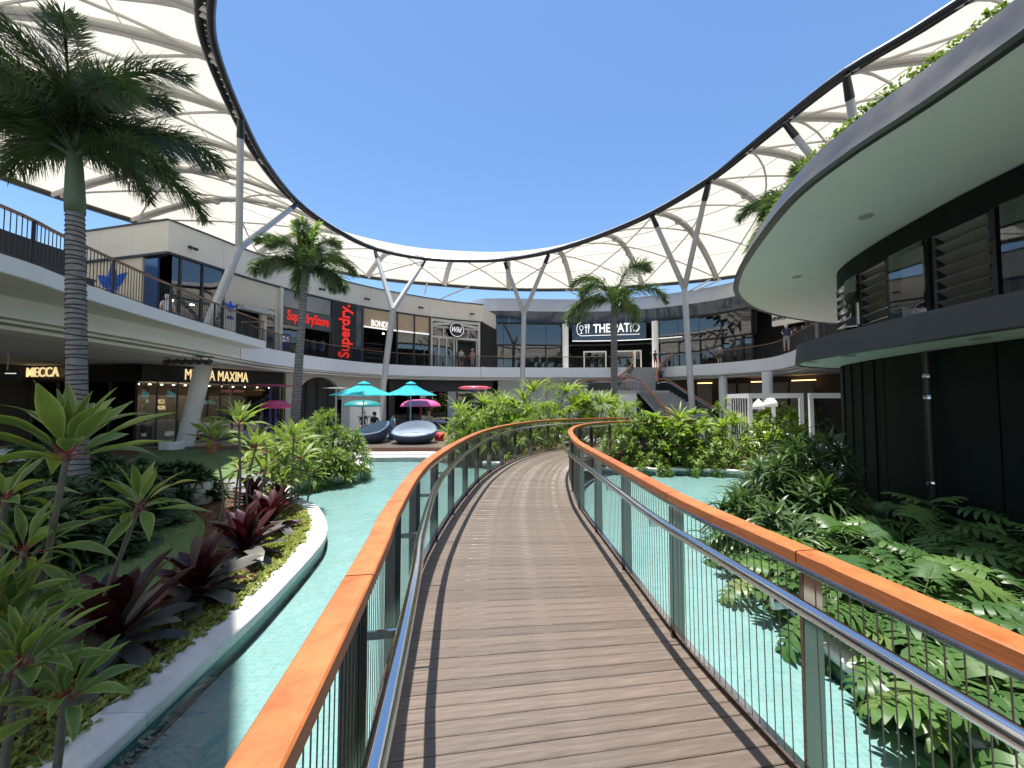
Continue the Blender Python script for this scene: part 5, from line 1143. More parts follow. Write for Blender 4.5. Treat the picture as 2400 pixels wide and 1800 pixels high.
def shrub(x, y, z, kind, n, rx, rz, label, group, seed, scale=1.0, ry=None, name='shrub', stems=True):
    r = random.Random(seed); p = empty(name, (x, y, z), label, 'plant', group); ry = ry or rx
    if stems:
        b = MB(p.location)
        for k in range(min(5, 1 + n // 4)):
            a = r.random() * 6.28; b.tube([(x, y, z), (x + math.cos(a) * rx * .3, y + math.sin(a) * ry * .3, z + rz * .5), (x + math.cos(a) * rx * .5, y + math.sin(a) * ry * .5, z + rz * .8)], [.022, .016, .01], 6)
        b.build('stems', M['stem'], p)
    for i in range(n):
        if n == 1: d = Vector((0, 0, 0.0))
        else:
            a = i * PG + seed; h = ((i + .5) / n); rr_ = math.sqrt(max(0, 1 - h * h)) * r.uniform(.75, 1.0); d = Vector((math.cos(a) * rr_ * rx, math.sin(a) * rr_ * ry, h * rz * r.uniform(.85, 1.08)))
        o = put('leaf_rosette', r.choice(RO[kind]), p); tilt = Vector((d.x / rx, d.y / ry, 0)) * 0.55 if n > 1 else Vector()
        o.matrix_basis = Matrix.Translation(d) @ Matrix.Rotation(r.random() * 6.28, 4, 'Z') @ Matrix.Rotation(-tilt.y + r.uniform(-.15, .15), 4, 'X') @ Matrix.Rotation(tilt.x + r.uniform(-.15, .15), 4, 'Y') @ Matrix.Scale(scale * r.uniform(.85, 1.2), 4)
    return p
# sunlit mass at the pool bend
GL = 'sunlit fine leaved shrubs at the left pool bend'
for i, (u, y, top, n, rx, lab) in enumerate(((720, 9.4, 0.75, 26, .65, 'fine leaved shrub at the left end of the mass by the pool bend'), (770, 10.4, 1.30, 34, .75, 'tallest fine leaved shrub of the mass by the pool bend'), (825, 10.6, 0.80, 28, .65, 'fine leaved shrub at the tip of the pool bend overhanging the water'), (790, 9.9, 0.35, 22, .6, 'low fine leaved shrub spilling onto the kerb at the pool bend'), (735, 11.2, 1.25, 26, .8, 'fine leaved shrub at the back of the mass by the pool bend'), (690, 10.3, 0.7, 22, .7, 'fine leaved shrub behind the sunlit cordylines'))):
    shrub(px(u, y + .5), y + .5, SZ, 'drac', int(n * 1.2), rx * .85, top - SZ, lab, GL, 100 + i, 1.0)
# dark ferny shrubs in the shade at the left
GF = 'dark ferny shrubs in the shade on the left'
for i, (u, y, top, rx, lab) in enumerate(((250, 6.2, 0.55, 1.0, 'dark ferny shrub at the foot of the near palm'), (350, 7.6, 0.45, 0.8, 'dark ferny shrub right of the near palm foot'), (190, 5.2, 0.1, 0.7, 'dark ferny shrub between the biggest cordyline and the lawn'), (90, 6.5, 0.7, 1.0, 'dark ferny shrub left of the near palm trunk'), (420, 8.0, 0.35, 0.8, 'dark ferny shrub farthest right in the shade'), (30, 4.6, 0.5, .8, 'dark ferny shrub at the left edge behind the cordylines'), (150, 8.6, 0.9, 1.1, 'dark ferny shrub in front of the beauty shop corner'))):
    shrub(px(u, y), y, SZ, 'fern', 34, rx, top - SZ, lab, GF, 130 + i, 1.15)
# dark dracaenas beside the pavilion
GD = 'dark strap leaved dracaenas beside the pavilion'
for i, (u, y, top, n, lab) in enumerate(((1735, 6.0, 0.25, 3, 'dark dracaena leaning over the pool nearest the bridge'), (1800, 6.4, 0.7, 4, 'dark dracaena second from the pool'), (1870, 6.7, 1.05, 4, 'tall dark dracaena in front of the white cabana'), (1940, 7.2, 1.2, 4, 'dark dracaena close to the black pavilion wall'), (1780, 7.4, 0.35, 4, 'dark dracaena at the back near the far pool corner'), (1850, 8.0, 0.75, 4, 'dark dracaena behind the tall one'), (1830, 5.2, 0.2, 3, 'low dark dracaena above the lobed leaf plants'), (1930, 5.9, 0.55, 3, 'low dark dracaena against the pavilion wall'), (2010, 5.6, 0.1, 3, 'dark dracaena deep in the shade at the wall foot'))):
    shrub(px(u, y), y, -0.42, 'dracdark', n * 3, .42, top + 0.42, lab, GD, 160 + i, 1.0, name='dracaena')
# planting behind the pool on the right, and in the middle beyond the bridge
GR = 'sunlit planting on the far bank'
RB_ = [('small', 1455, 12.5, .25, 24, .7), ('drac', 1500, 12.9, .75, 26, .8), ('broad', 1520, 13.0, 1.05, 9, .6), ('small', 1560, 12.4, .35, 26, .8), ('broad', 1575, 12.5, .65, 10, .6), ('lily', 1600, 13.0, .75, 6, .5), ('broad', 1640, 12.9, 1.0, 8, .55), ('small', 1660, 12.2, .45, 28, .8), ('lily', 1700, 13.0, .8, 6, .55), ('small', 1735, 12.1, .45, 26, .8), ('small', 1690, 13.5, .9, 26, .9), ('small', 1790, 12.4, .45, 26, .9), ('broad', 1800, 13.4, .4, 8, .7), ('drac', 1460, 13.6, .9, 22, .7), ('spider', 1480, 14.0, 1.3, 8, .6), ('spider', 1445, 13.3, .55, 6, .5), ('small', 1840, 13.4, .35, 24, .9), ('broad', 1870, 12.8, .3, 9, .8), ('small', 1620, 12.15, .1, 22, .7), ('small', 1520, 12.2, .05, 20, .7)]
nm = {'small': 'bushy small leaved shrub', 'drac': 'fine strap leaved shrub', 'broad': 'broad leaved ginger plant', 'lily': 'upright strap leaved lily', 'spider': 'fountain of narrow drooping leaves'}
where = ['at the bridge end of the right bank', 'just right of the far bridge rail', 'tallest by the stair foot, right of the bridge', 'over the middle of the far kerb', 'with big hanging leaves over the far kerb', 'behind the hanging broad leaves', 'rising in front of the forked column', 'overhanging the kerb right of the middle', 'left of the white cabana', 'nearest the far right pool corner', 'under the left cabana post', 'below the white cabana table', 'in front of the cabana chair', 'behind the far bridge rail at the right', 'like a mop head behind the right rail', 'like a mop head beside the right rail', 'low, right of the cabana chair', 'low by the dark dracaenas', 'draping over the kerb, low in the middle', 'draping over the kerb, low at the left']
for i, (k, u, y, top, n, rx) in enumerate(RB_):
    shrub(px(u, y), y, -0.4, k, n, rx, top + (0.45 if y < 12.3 else 1.2) - (0.45 if k in ('lily', 'broad', 'spider') else 0), nm[k] + ' ' + where[i], GR, 200 + i, 1.0 if k != 'small' else 1.25)
GI = 'strap leaved planting beyond the bridge'
IS_ = [('lily', 1075, 14.8, .75, 5, .5), ('drac', 1085, 14.2, .35, 20, .6), ('lily', 1120, 15.2, 1.2, 6, .6), ('lily', 1165, 14.6, .9, 6, .6), ('drac', 1150, 13.9, .4, 24, .7), ('lily', 1215, 14.8, 1.1, 6, .6), ('lily', 1240, 15.6, 1.7, 7, .5), ('spider', 1270, 14.8, 1.15, 7, .6), ('spider', 1210, 13.9, .55, 6, .6), ('spider', 1300, 14.6, .95, 7, .6), ('lily', 1330, 16.2, 1.6, 6, .6), ('drac', 1300, 16.4, 1.6, 24, .8), ('lily', 1365, 16.4, 1.35, 7, .6), ('lily', 1405, 16.6, 1.2, 6, .6), ('spider', 1330, 15.4, .9, 6, .6), ('drac', 1260, 13.8, .2, 22, .7), ('drac', 1390, 16.0, .7, 24, .8), ('broad', 1200, 15.0, 1.0, 7, .5), ('lily', 1435, 17.0, 1.0, 6, .6), ('drac', 1180, 15.8, 1.0, 22, .8), ('spider', 1160, 13.6, .1, 6, .5), ('drac', 1100, 13.7, .0, 20, .6), ('broad', 1350, 16.8, 1.6, 6, .5)]
wi_ = ['leftmost beyond the bridge', 'low at the left end beyond the bridge', 'left of the red and violet disc', 'second clump from the left beyond the bridge', 'low behind the left rail posts', 'in front of the slim middle column', 'tallest clump at the slim middle column', 'in the middle above the rail', 'low in the middle seen through the rail', 'right of the middle above the rail', 'with tall leaves right of the middle', 'feathery and tall behind the middle', 'in front of the stair screen', 'left of the far palm trunk', 'just left of the rail bend', 'seen through the far left rail', 'low under the far palm', 'with big paddle leaves near the middle column', 'at the foot of the far palm', 'at the back, left of the middle', 'lowest, seen between the left rail posts', 'lowest, by the pool edge beyond the left rail', 'with paddle leaves below the stair landing']
for i, (k, u, y, top, n, rx) in enumerate(IS_):
    shrub(px(u, y), y, -0.4, k, n, rx, max(.3, top + 1.5 - (0.5 if k in ('lily', 'broad', 'spider') else 0)), nm[k] + ' ' + wi_[i], GI, 300 + i, 1.15)
# ---------------- lobed philodendrons on the right bank: each leaf an object
def lobed(seed, lobes=7):
    r = random.Random(seed); b = MB(); Ln = 1.0
    def zc(x): return -0.35 * x * x
    # midrib blade
    n = 8
    for i in range(n):
        x0, x1 = i / n, (i + 1) / n; w0 = 0.10 * math.sin(math.pi * (0.12 + 0.8 * x0)); w1 = 0.10 * math.sin(math.pi * (0.12 + 0.8 * x1))
        b.add([(x0, w0, zc(x0) + .02), (x0, 0, zc(x0)), (x0, -w0, zc(x0) + .02), (x1, w1, zc(x1) + .02), (x1, 0, zc(x1)), (x1, -w1, zc(x1) + .02)], [(0, 1, 4, 3), (1, 2, 5, 4)])
    for s in (-1, 1):
        for k in range(lobes):
            t = (k + .4) / lobes; x = 0.02 + t * .9; ll = (0.48 * math.sin(math.pi * (0.30 + 0.62 * t)) ** .8) * r.uniform(.88, 1.1); a = 2.0 - 1.45 * t; w = .072 * r.uniform(.85, 1.15)
            dx, dy = math.cos(a), math.sin(a) * s; px_, py_ = -dy, dx; P = []
            for j, (f, ww, dz) in enumerate(((0.02, .7, .01), (.4, 1.0, .02), (.75, .85, -.02), (1.0, .25, -.09))):
                cx, cy = x + dx * ll * f + .05 * f * f, dy * ll * f; z = zc(x) + dz * 1.4
                P += [(cx + px_ * w * ww, cy + py_ * w * ww, z), (cx - px_ * w * ww, cy - py_ * w * ww, z)]
            b.add(P, [(0, 1, 3, 2), (2, 3, 5, 4), (4, 5, 7, 6)])
    b.tube([(-0.75, 0, -.05), (-0.35, 0, 0.0), (0, 0, 0)], [.018, .015, .012], 5)
    return b.mesh('lobed_leaf', [LM['phil']], True)
phm = [lobed(s) for s in (1, 2, 3)]
def phil(x, y, z, n, size, label, seed, el=(1.1, 0.1)):
    r = random.Random(seed); p = empty('philodendron', (x, y, z), label, 'plant', 'lobed philodendrons on the right bank')
    for i in range(n):
        t = i / (n - 1); e = el[0] + (el[1] - el[0]) * t + r.uniform(-.2, .2); s = size * r.uniform(.75, 1.15); st = 0.75 * s * r.uniform(.9, 1.3)
        az = i * PG + seed; d = Vector((math.cos(az) * math.cos(e), math.sin(az) * math.cos(e), math.sin(e)))
        o = put('leaf', r.choice(phm), p)
        # the blade nods outwards from its upright stalk
        o.matrix_basis = Matrix.Translation(d * st * 1.15) @ Matrix.Rotation(az + r.uniform(-.3, .3), 4, 'Z') @ Matrix.Rotation(-(e - 0.75 + r.uniform(-.3, .2)), 4, 'Y') @ Matrix.Rotation(r.uniform(-.4, .4), 4, 'X') @ Matrix.Scale(s, 4)
PHS = [(3.15, 3.3), (3.3, 2.7), (3.75, 2.2), (3.7, 3.0), (3.45, 3.9), (3.95, 3.6), (4.3, 2.8), (4.2, 2.0), (3.6, 4.6), (4.1, 4.3), (4.6, 3.5), (4.9, 2.6), (3.75, 5.3), (4.3, 5.0), (4.8, 4.3), (5.2, 3.4), (3.95, 1.4), (4.7, 1.5), (5.0, 5.0), (5.4, 4.2), (5.8, 3.3), (5.6, 2.4), (5.5, 5.2), (6.0, 4.4), (3.3, 2.05), (3.55, 1.5), (5.9, 5.6), (4.2, 5.8), (4.75, 5.8), (5.3, 6.0), (2.98, 3.0), (3.0, 3.65), (3.12, 4.25), (3.35, 4.95), (2.98, 2.45), (3.45, 5.6)]
pw = ['hanging over the kerb by the steel handrail', 'nearest the bridge, right of the handrail', 'in the lower right corner', 'second row behind the nearest', 'over the kerb in the middle of the right bank', 'in the sun behind the cap rail', 'in the sun at the right edge', 'at the lower right frame edge', 'by the kerb beyond the post joint', 'behind the cap rail, half in sun', 'in the middle of the sunny patch', 'at the right edge in half shade', 'farthest along the kerb, over the water', 'below the dark dracaenas', 'at the shade line', 'in shade below the pavilion wall', 'cut by the bottom right frame edge', 'cut by the right frame edge, low', 'deep in shade, left', 'deep in shade, middle', 'against the pavilion wall, right', 'against the pavilion wall, far right', 'dark, under the dracaena stems', 'dark, touching the pavilion wall', 'right beside the bridge post at the bottom', 'under the handrail at the bottom right', 'darkest, in the wall corner', 'between the kerb and the low dracaena', 'left of the low dracaena', 'behind the low dracaena', 'trailing over the water by the steel post', 'trailing over the water below the cap joint', 'trailing over the kerb left of the sunny patch', 'trailing over the kerb at mid bank', 'trailing over the water at the bottom right', 'trailing over the kerb farthest from the camera']
for i, (x, y) in enumerate(PHS):
    rr_ = random.Random(500 + i); phil(x + rr_.uniform(-.1, .1), y + rr_.uniform(-.1, .1), (-0.40 if i < 30 else -0.46) + max(0, (x - 3.6) * 0.12), 15, 0.40, 'lobed leaf philodendron ' + pw[i], 510 + i)
# ---------------- palms
def frond_mesh(name, Ln, leaflet, n, seed, m, droop=1.5, w=0.03, plume=True):
    r = random.Random(seed); b = MB(); k = 14; pts = []; x = z = 0
    for i in range(k + 1):
        s = i / k; a = -droop * s ** 1.6
        if i: x += math.cos(a) * Ln / k; z += math.sin(a) * Ln / k
        pts.append(Vector((x, 0, z)))
    b.tube(pts, [0.030 * (1 - .85 * i / k) + .003 for i in range(k + 1)], 5, mi=1)
    for i in range(n):
        s = 0.12 + 0.88 * i / n; f = s * k; j = min(k - 1, int(f)); p = pts[j].lerp(pts[j + 1], f - j); t = (pts[j + 1] - pts[j]).normalized()
        Y = Vector((0, 1, 0)); Zn = t.cross(Y); ll = leaflet * math.sin(math.pi * (0.18 + 0.74 * s)) ** .7 * r.uniform(.8, 1.15)
        ang = r.uniform(0, 6.28) if plume else (r.choice((-1, 1)) * r.uniform(1.2, 1.7))
        ang = r.choice((-1, 1)) * abs(r.gauss(1.35, .75)) if plume else ang
        out = (Y * math.sin(ang) - Zn * math.cos(ang)).normalized(); d = (out * .82 + t * .55).normalized(); sd_ = d.cross(t).normalized() * (w / 2)
        e = p + d * ll; mid_ = p + d * ll * .55 + Vector((0, 0, 0.0)); e = e + Vector((0, 0, -ll * .30)); n0 = len(b.v)
        b.v += [p - sd_ * .5, p + sd_ * .5, mid_ + sd_, mid_ - sd_, e]; b.f += [(n0, n0 + 1, n0 + 2, n0 + 3), (n0 + 3, n0 + 2, n0 + 4)]; b.m += [0, 0]
    return b.mesh(name, [m, M['crownshaft']], False)
def palm(base, top, r0, r1, fr, nfr, label, seed, ringgap=0.13, shaft=1.0, young=True, els=(1.35, -0.25), ysc=1.0):
    r = random.Random(seed); base = Vector(base); top = Vector(top); p = empty('palm_tree', base, label, 'palm tree', 'palm trees round the pool')
    N = 30; pts = [base.lerp(top, i / N) + Vector((0, 0, 0)) for i in range(N + 1)]
    b = MB(base); b.tube(pts, [r0 + (r1 - r0) * (i / N) + .035 * math.exp(-i * .9) for i in range(N + 1)], 16); tk = b.build('trunk', M['palmtrunk'], p, smooth=True)
    b = MB(base); H = (top - base).length; k = int(H / ringgap)
    for i in range(k):
        s = (i + r.uniform(-.15, .15)) / k; c = base.lerp(top, max(0, s)); rr_ = r0 + (r1 - r0) * s + .0035; tl = r.uniform(-.05, .05); az = r.random() * 6.28
        ring = [c + Vector((math.cos(a) * rr_, math.sin(a) * rr_, math.cos(a - az) * tl * rr_ * 4)) for a in [j * math.pi / 9 for j in range(18)]]
        b.tube(ring, 0.011, 4, closed=True)
    b.build('leaf_scars', M['palmring'], tk)
    cs = top + (top - base).normalized() * shaft
    b = MB(base); b.tube([top, top.lerp(cs, .2), top.lerp(cs, .7), cs], [r1 * 1.12, r1 * 1.15, r1 * .9, r1 * .45], 14); b.build('crownshaft', M['crownshaft'], p, smooth=True)
    for i in range(nfr):
        t = i / (nfr - 1); e = els[0] + (els[1] - els[0]) * t ** .85 + r.uniform(-.1, .1)
        o = put('frond', r.choice(fr), p); o.matrix_basis = Matrix.Translation(cs - base - Vector((0, 0, shaft * .25 * t))) @ Matrix.Rotation(i * PG + seed, 4, 'Z') @ Matrix.Rotation(-e, 4, 'Y') @ Matrix.Rotation(r.uniform(-.3, .3), 4, 'X') @ Matrix.Scale(r.uniform(.88, 1.08), 4)
    return p, cs
frA = [frond_mesh('frond', 2.35, .52, 560, s, LM['palm'], 1.55, .021) for s in (1, 2, 3)]
frB = [frond_mesh('frond', 2.3, .62, 420, s, LM['palm'], 1.7, .036) for s in (4, 5, 6)]
frC = [frond_mesh('frond', 3.2, .72, 340, s, LM['palm'], 1.9, .045) for s in (7, 8)]
frY = [frond_mesh('frond', 2.0, .45, 200, 9, LM['palmyoung'], .35, .045)]
a = at_y(190, 1100, 6.6); a.z = SZ; tp = at_y(176, 500, 6.6); palm(a, tp, .145, .118, frA, 21, 'big palm with dark feathery crown at the left, nearest of the palms', 2, .085, 1.35, els=(1.5, 0.42))
a = at_y(688, 1000, 17); a.z = SZ; tp = at_y(713, 668, 17); p2, cs = palm(a, tp, .20, .14, frB, 13, 'palm with a bright young spear in front of the red lettered shop', 5, .13, .95, els=(1.35, 0.15))
for k in range(4): o = put('young_frond', frY[0], p2); o.matrix_basis = Matrix.Translation(cs - p2.location) @ Matrix.Rotation(k * 1.6, 4, 'Z') @ Matrix.Rotation(-1.42, 4, 'Y')
a = at_y(1440, 1000, 20.5); a.z = -.4; tp = at_y(1439, 740, 20.5); palm(a, tp, .21, .15, frC, 9, 'palm in front of THE PATIO sign, farthest of the palms', 9, .14, .9, els=(1.2, 0.25))
palm((10.75, 14.1, RZ + .5), (10.7, 14.1, 8.1), .16, .14, frB, 12, 'palm crown showing behind the pavilion roof edge', 12, .13, .9)
# hedge on the pavilion roof edge
r = random.Random(4); spots = []
rp = [p for p in offset(roofE, 0.36) if p.y < 9.5]
for i in range(5200):
    q = r.choice(rp); spots.append((q.x + r.uniform(-.08, .16), q.y + r.uniform(-.2, .2), RZ + 0.60 + r.random() * .10, r.uniform(.6, 1.2)))
cover('roof_hedge', spots, 'thin green planting along the pavilion roof edge', LM['drac'], .03, .06, 8)
# ================================================================ PEOPLE
def person(loc, rz, label, shirt, lower, hair=(0.03, 0.02, 0.015), pose='stand', scale=1.0, short=True, hat=None, skinc=None, bag=None, arms=0.0):
    s = 1
    J = {'pel': (0, 0, .93, .135), 'spi': (0, 0, 1.13, .125), 'che': (0, 0, 1.33, .14), 'nec': (0, 0, 1.48, .055), 'hd1': (0, -.015, 1.57, .085), 'hd2': (0, 0, 1.66, .085)}
    E_ = [('pel', 'spi'), ('spi', 'che'), ('che', 'nec'), ('nec', 'hd1'), ('hd1', 'hd2')]
    for q, x in (('L', 1), ('R', -1)):
        J['sh' + q] = (x * .17, 0, 1.40, .058); J['el' + q] = (x * (.23 + .03 * arms), -.02 - .1 * arms, 1.14 + .08 * arms, .044); J['wr' + q] = (x * .23, -.10 - .2 * arms, .92 + .25 * arms, .03); J['ha' + q] = (x * .22, -.14 - .22 * arms, .85 + .26 * arms, .035); J['fi' + q] = (x * .215, -.17 - .22 * arms, .78 + .24 * arms, .02); J['th' + q] = (x * .19, -.19 - .2 * arms, .85 + .25 * arms, .013)
        E_ += [('che', 'sh' + q), ('sh' + q, 'el' + q), ('el' + q, 'wr' + q), ('wr' + q, 'ha' + q), ('ha' + q, 'fi' + q), ('ha' + q, 'th' + q)]
        if pose == 'stand':
            J['hp' + q] = (x * .09, 0, .86, .095); J['kn' + q] = (x * .10, -.03 - (.06 if q == 'L' else 0), .49, .062); J['an' + q] = (x * .10, .03, .09, .042); J['to' + q] = (x * .11, -.12, .04, .04)
        else:
            J['hp' + q] = (x * .10, -.03, .90, .10); J['kn' + q] = (x * .13, -.46, .94, .066); J['an' + q] = (x * .13, -.44, .50, .042); J['to' + q] = (x * .13, -.58, .45, .04)
        E_ += [('pel', 'hp' + q), ('hp' + q, 'kn' + q), ('kn' + q, 'an' + q), ('an' + q, 'to' + q)]
    drop = 0.44 if pose != 'stand' else 0.0
    names = list(J); me = bpy.data.meshes.new('body'); me.from_pydata([Vector(J[n][:3]) - Vector((0, 0, drop)) for n in names], [(names.index(a), names.index(b)) for a, b in E_], [])
    o = bpy.data.objects.new('tmp', me); sc.collection.objects.link(o); md = o.modifiers.new('s', 'SKIN')
    for i, n in enumerate(names):
        sv = me.skin_vertices[0].data[i]; sv.radius = (J[n][3], J[n][3] * (.75 if n in ('spi', 'che', 'pel') else 1)); sv.use_root = (n == 'pel')
    o.modifiers.new('u', 'SUBSURF').levels = 1
    m2 = bpy.data.meshes.new_from_object(o.evaluated_get(bpy.context.evaluated_depsgraph_get())); bpy.data.objects.remove(o); m2.name = 'person_body'
    m2.materials.clear()
    sk = M['skin'] if not skinc else mat('skin2', skinc, .6)
    for m in (sk, mat('shirt', shirt, .85, var=.25, scale=9), mat('trousers', lower, .85), mat('shoe', (.04, .04, .045), .6)): m2.materials.append(m)
    for p in m2.polygons:
        c = p.center; z = c.z + drop; k = 0; p.use_smooth = True
        arm = abs(c.x) > .185 and z > .7 and c.y > -.35 - .2 * arms and (pose == 'stand' or c.y > -.3)
        if arm: k = 1 if z > 1.22 else 0
        elif z > 1.45: k = 0
        elif z > .97: k = 1
        elif pose == 'stand': k = 2 if z > (.52 if short else .12) else (3 if z < .08 else 0)
        else: k = 2 if (z > .84) else (3 if z < .47 else 0)
        p.material_index = k
    r = empty('person', loc, label, 'person', rz=rz); r.scale = (scale,) * 3
    put('body', m2, r)
    b = MB(); hz = 1.615 - drop; b.lathe((0, .012, hz), [(0.098, -.04), (.104, .02), (.092, .07), (.055, .105), (0, .115)], 12); o = b.build('hair', mat('hair', hair, .7), r, True)
    for x in (-.03, .03): b = MB(); b.lathe((x, -.096, 1.60 - drop), [(0, -.009), (.010, 0), (0, .009)], 6); b.build('eye', M['blackletter'], r)
    b = MB(); b.lathe((0, -.104, 1.575 - drop), [(0.014, -.012), (.012, 0), (.004, .03)], 6); b.build('nose', sk, r, True)
    if hat: b = MB(); b.lathe((0, 0, 1.66 - drop), [(.21, -.02), (.2, 0), (.115, .015), (.105, .09), (.06, .12), (0, .125)], 16); b.build('hat', mat('hat', hat, .8), r, True)
    if bag: b = MB(); b.box((0, .17, 1.18 - drop), (.28, .14, .38)); b.build('backpack', mat('bag', bag, .8), r)
    return r
def foot(u, y, z): return (px(u, y), y, z)
person(foot(1071, 35.4, FL), 2.9, 'child in dark top standing left of the open door of the gabled shop', (.05, .05, .06), (.35, .2, .18), scale=.78)
person(foot(1081, 35.2, FL), 0.3, 'person in pale top and dark shorts at the open door of the gabled shop', (.55, .55, .57), (.05, .05, .06))
person(foot(1107, 35.5, FL), -0.4, 'person in striped pink top and sun hat beside the gabled shop door', (.5, .3, .25), (.35, .3, .26), short=False, hat=(.55, .45, .32))
person(foot(1537, 36.2, FL), 0.1, 'person in black shirt and red shorts at the top of the grand stair', (.02, .02, .025), (.3, .02, .03))
person(foot(1472, 30.35, lz), 3.0, 'person in a straw hat and pink top on the stair landing', (.7, .5, .45), (.6, .45, .4), scale=.74, hat=(.6, .42, .2), hair=(.3, .17, .06))
person(foot(385, 15.4, FL + .0), 1.2, 'man in a white shirt sitting behind the left balcony pickets', (.6, .6, .6), (.1, .1, .12), (.5, .47, .42), 'sit')
person(foot(1846, 23.8, FL), -.5, 'white haired man leaning on the right upper rail', (.03, .04, .09), (.25, .25, .27), hair=(.6, .6, .6), arms=1.0)
person(foot(1866, 24.6, FL), .3, 'person in navy top behind the leaning man at the right upper rail', (.02, .04, .12), (.3, .3, .32))
person(foot(1886, 24.2, FL), .5, 'woman in a plum top at the right upper rail', (.18, .05, .1), (.12, .1, .1), hair=(.15, .07, .03), short=False)
person(foot(1688, 32.4, FL), 2.5, 'person in a grey striped shirt deep behind the right upper rail', (.3, .3, .32), (.05, .05, .06))
# people by the umbrellas, with simple stools under them
def stool(x, y, z, c, label):
    b = MB((x, y, z)); b.lathe((x, y, z), [(.20, 0), (.22, .03), (.17, .2), (.20, .38), (.21, .44), (.18, .47), (0, .47)], 16); o = b.build('stool', mat('stool', c, .5), smooth=True); tag(o, label, 'stool')
SEAT = [(879, 20.0, 3.0, 'man in a black shirt sitting behind the left round daybed', (.015, .015, .018), (.1, .1, .12), (.02, .015, .01), (.03, .06, .12)), (922, 18.9, 2.2, 'person in a pale blue patterned shirt sitting between the two daybeds', (.32, .42, .52), (.04, .05, .1), (.02, .015, .01), (.1, .25, .3)),
        (1006, 21.6, -.3, 'fair haired person sitting behind the right round daybed', (.5, .42, .32), (.05, .25, .28), (.35, .22, .08), (.03, .3, .32)), (853, 21.5, .8, 'person in dark clothes sitting under the teal dome', (.03, .03, .04), (.05, .05, .07), (.02, .015, .01), (.02, .05, .15)), (585, 19.0, .6, 'person in a lilac top sitting beyond the cordylines on the left', (.35, .33, .45), (.1, .1, .14), (.1, .06, .03), (.05, .05, .2)), (625, 19.5, -.5, 'person in navy sitting at the far left cafe disc', (.02, .02, .06), (.03, .03, .05), (.03, .02, .015), (.05, .05, .2))]
for u, y, rz, lab, sh, lo, ha, stc in SEAT:
    fz = PZ if u > 700 else GZ; x = px(u, y); stool(x, y, fz, stc, 'round stool under the ' + lab.split(' sitting')[0]); person((x, y, fz + 0.02), rz, lab, sh, lo, ha, 'sit')
# ================================================================ UMBRELLAS, DISCS, DAYBEDS
TQ = leafmat('turquoise_canvas', (0.03, 0.42, 0.50), (0.03, 0.46, 0.54), .7, .35, island=False, tcol=(1.0, 1.1, 1.1))
def umbrella(x, y, zf, r, zh, za, label, rot=.3):
    q = empty('patio_umbrella', (x, y, zf), label, 'umbrella', 'turquoise patio umbrellas'); o = q.location; n = 8
    c = lambda R_, z, k: Vector((x + R_ * math.cos(rot + k * 2 * math.pi / n), y + R_ * math.sin(rot + k * 2 * math.pi / n), z))
    for k in range(n):
        b = MB(o); e0, e1 = c(r, zh, k), c(r, zh, k + 1); m0, m1 = c(r * .5, zh + (za - zh) * .47, k), c(r * .5, zh + (za - zh) * .47, k + 1); t0, t1 = c(r * .16, za - .06, k), c(r * .16, za - .06, k + 1)
        mid_ = (e0 + e1) / 2 * 1.0; mid_ = mid_ + Vector(((x - mid_.x) * .03, (y - mid_.y) * .03, .03))
        b.add([e0, mid_, e1, m1, m0, t1, t0], [(0, 1, 4), (1, 3, 4), (1, 2, 3), (4, 3, 5, 6)]); cp = b.build('canvas_panel', TQ, q)
        b = MB(o); b.bar(c(.05, za - .12, k), c(r * .98, zh + .01, k), .025); b.build('rib', M['column'], cp)
    b = MB(o); b.lathe((x, y, 0), [(r * .22, za - .02), (r * .12, za + .06), (0.02, za + .12), (0, za + .13)], 8); b.build('vent_cap', TQ, q)
    b = MB(o); b.tube([(x, y, zf), (x, y, za + .1)], .03, 10); b.build('pole', M['column'], q)
    b = MB(o); b.box((x, y, zf + .04), (.7, .7, .08)); b.build('base', M['charcoal'], q)
zh = at_y(853, 927, 18.8).z; umbrella(px(853, 18.8), 18.8, PZ, 1.56, zh, at_y(853, 899, 18.8).z, 'turquoise umbrella on the left of the pair', .39)
zh = at_y(963, 927, 20.2).z; umbrella(px(963, 20.2), 20.2, PZ, 1.40, zh, at_y(963, 899, 20.2).z, 'turquoise umbrella on the right of the pair', .39)
def disc(u, v, y, r, c1, c2, label, pole, zf, th=.10, tilt=0):
    p = at_y(u, v, y); q = empty('shade_disc', (p.x, y, zf), label, 'shade disc'); o = q.location
    b = MB(o); b.lathe(p, [(r * .55, -th * .5), (r * .8, -th * .42), (r, -th * .1), (r * 1.005, 0), (r, th * .1), (r * .7, th * .45), (0, th * .5)], 28); b.build('disc', mat('disc_red', c1, .35), q, True)
    b = MB(o); b.lathe(p, [(0, -th * .52), (r * .6, -th * .52), (r * .6, -th * .3)], 24); b.build('centre', mat('disc_violet', c2, .35), q)
    b = MB(o); b.tube([(p.x, y, zf), (p.x, y, p.z)], .06, 10); b.build('pole', mat('disc_pole', pole, .4), q)
disc(634, 904, 22, 1.25, (.45, .05, .12), (.10, .05, .35), 'red and violet disc on a blue pole at the left, behind the palm', (.02, .02, .2), GZ)
disc(1113, 909, 25.5, 1.08, (.75, .09, .14), (.22, .14, .55), 'red and violet disc in the middle behind the lilies', (.1, .08, .3), GZ, .22)
disc(788, 910, 25, .80, (.7, .75, .76), (.4, .6, .65), 'thin white disc behind the left umbrella', (.3, .3, .32), GZ, .05)
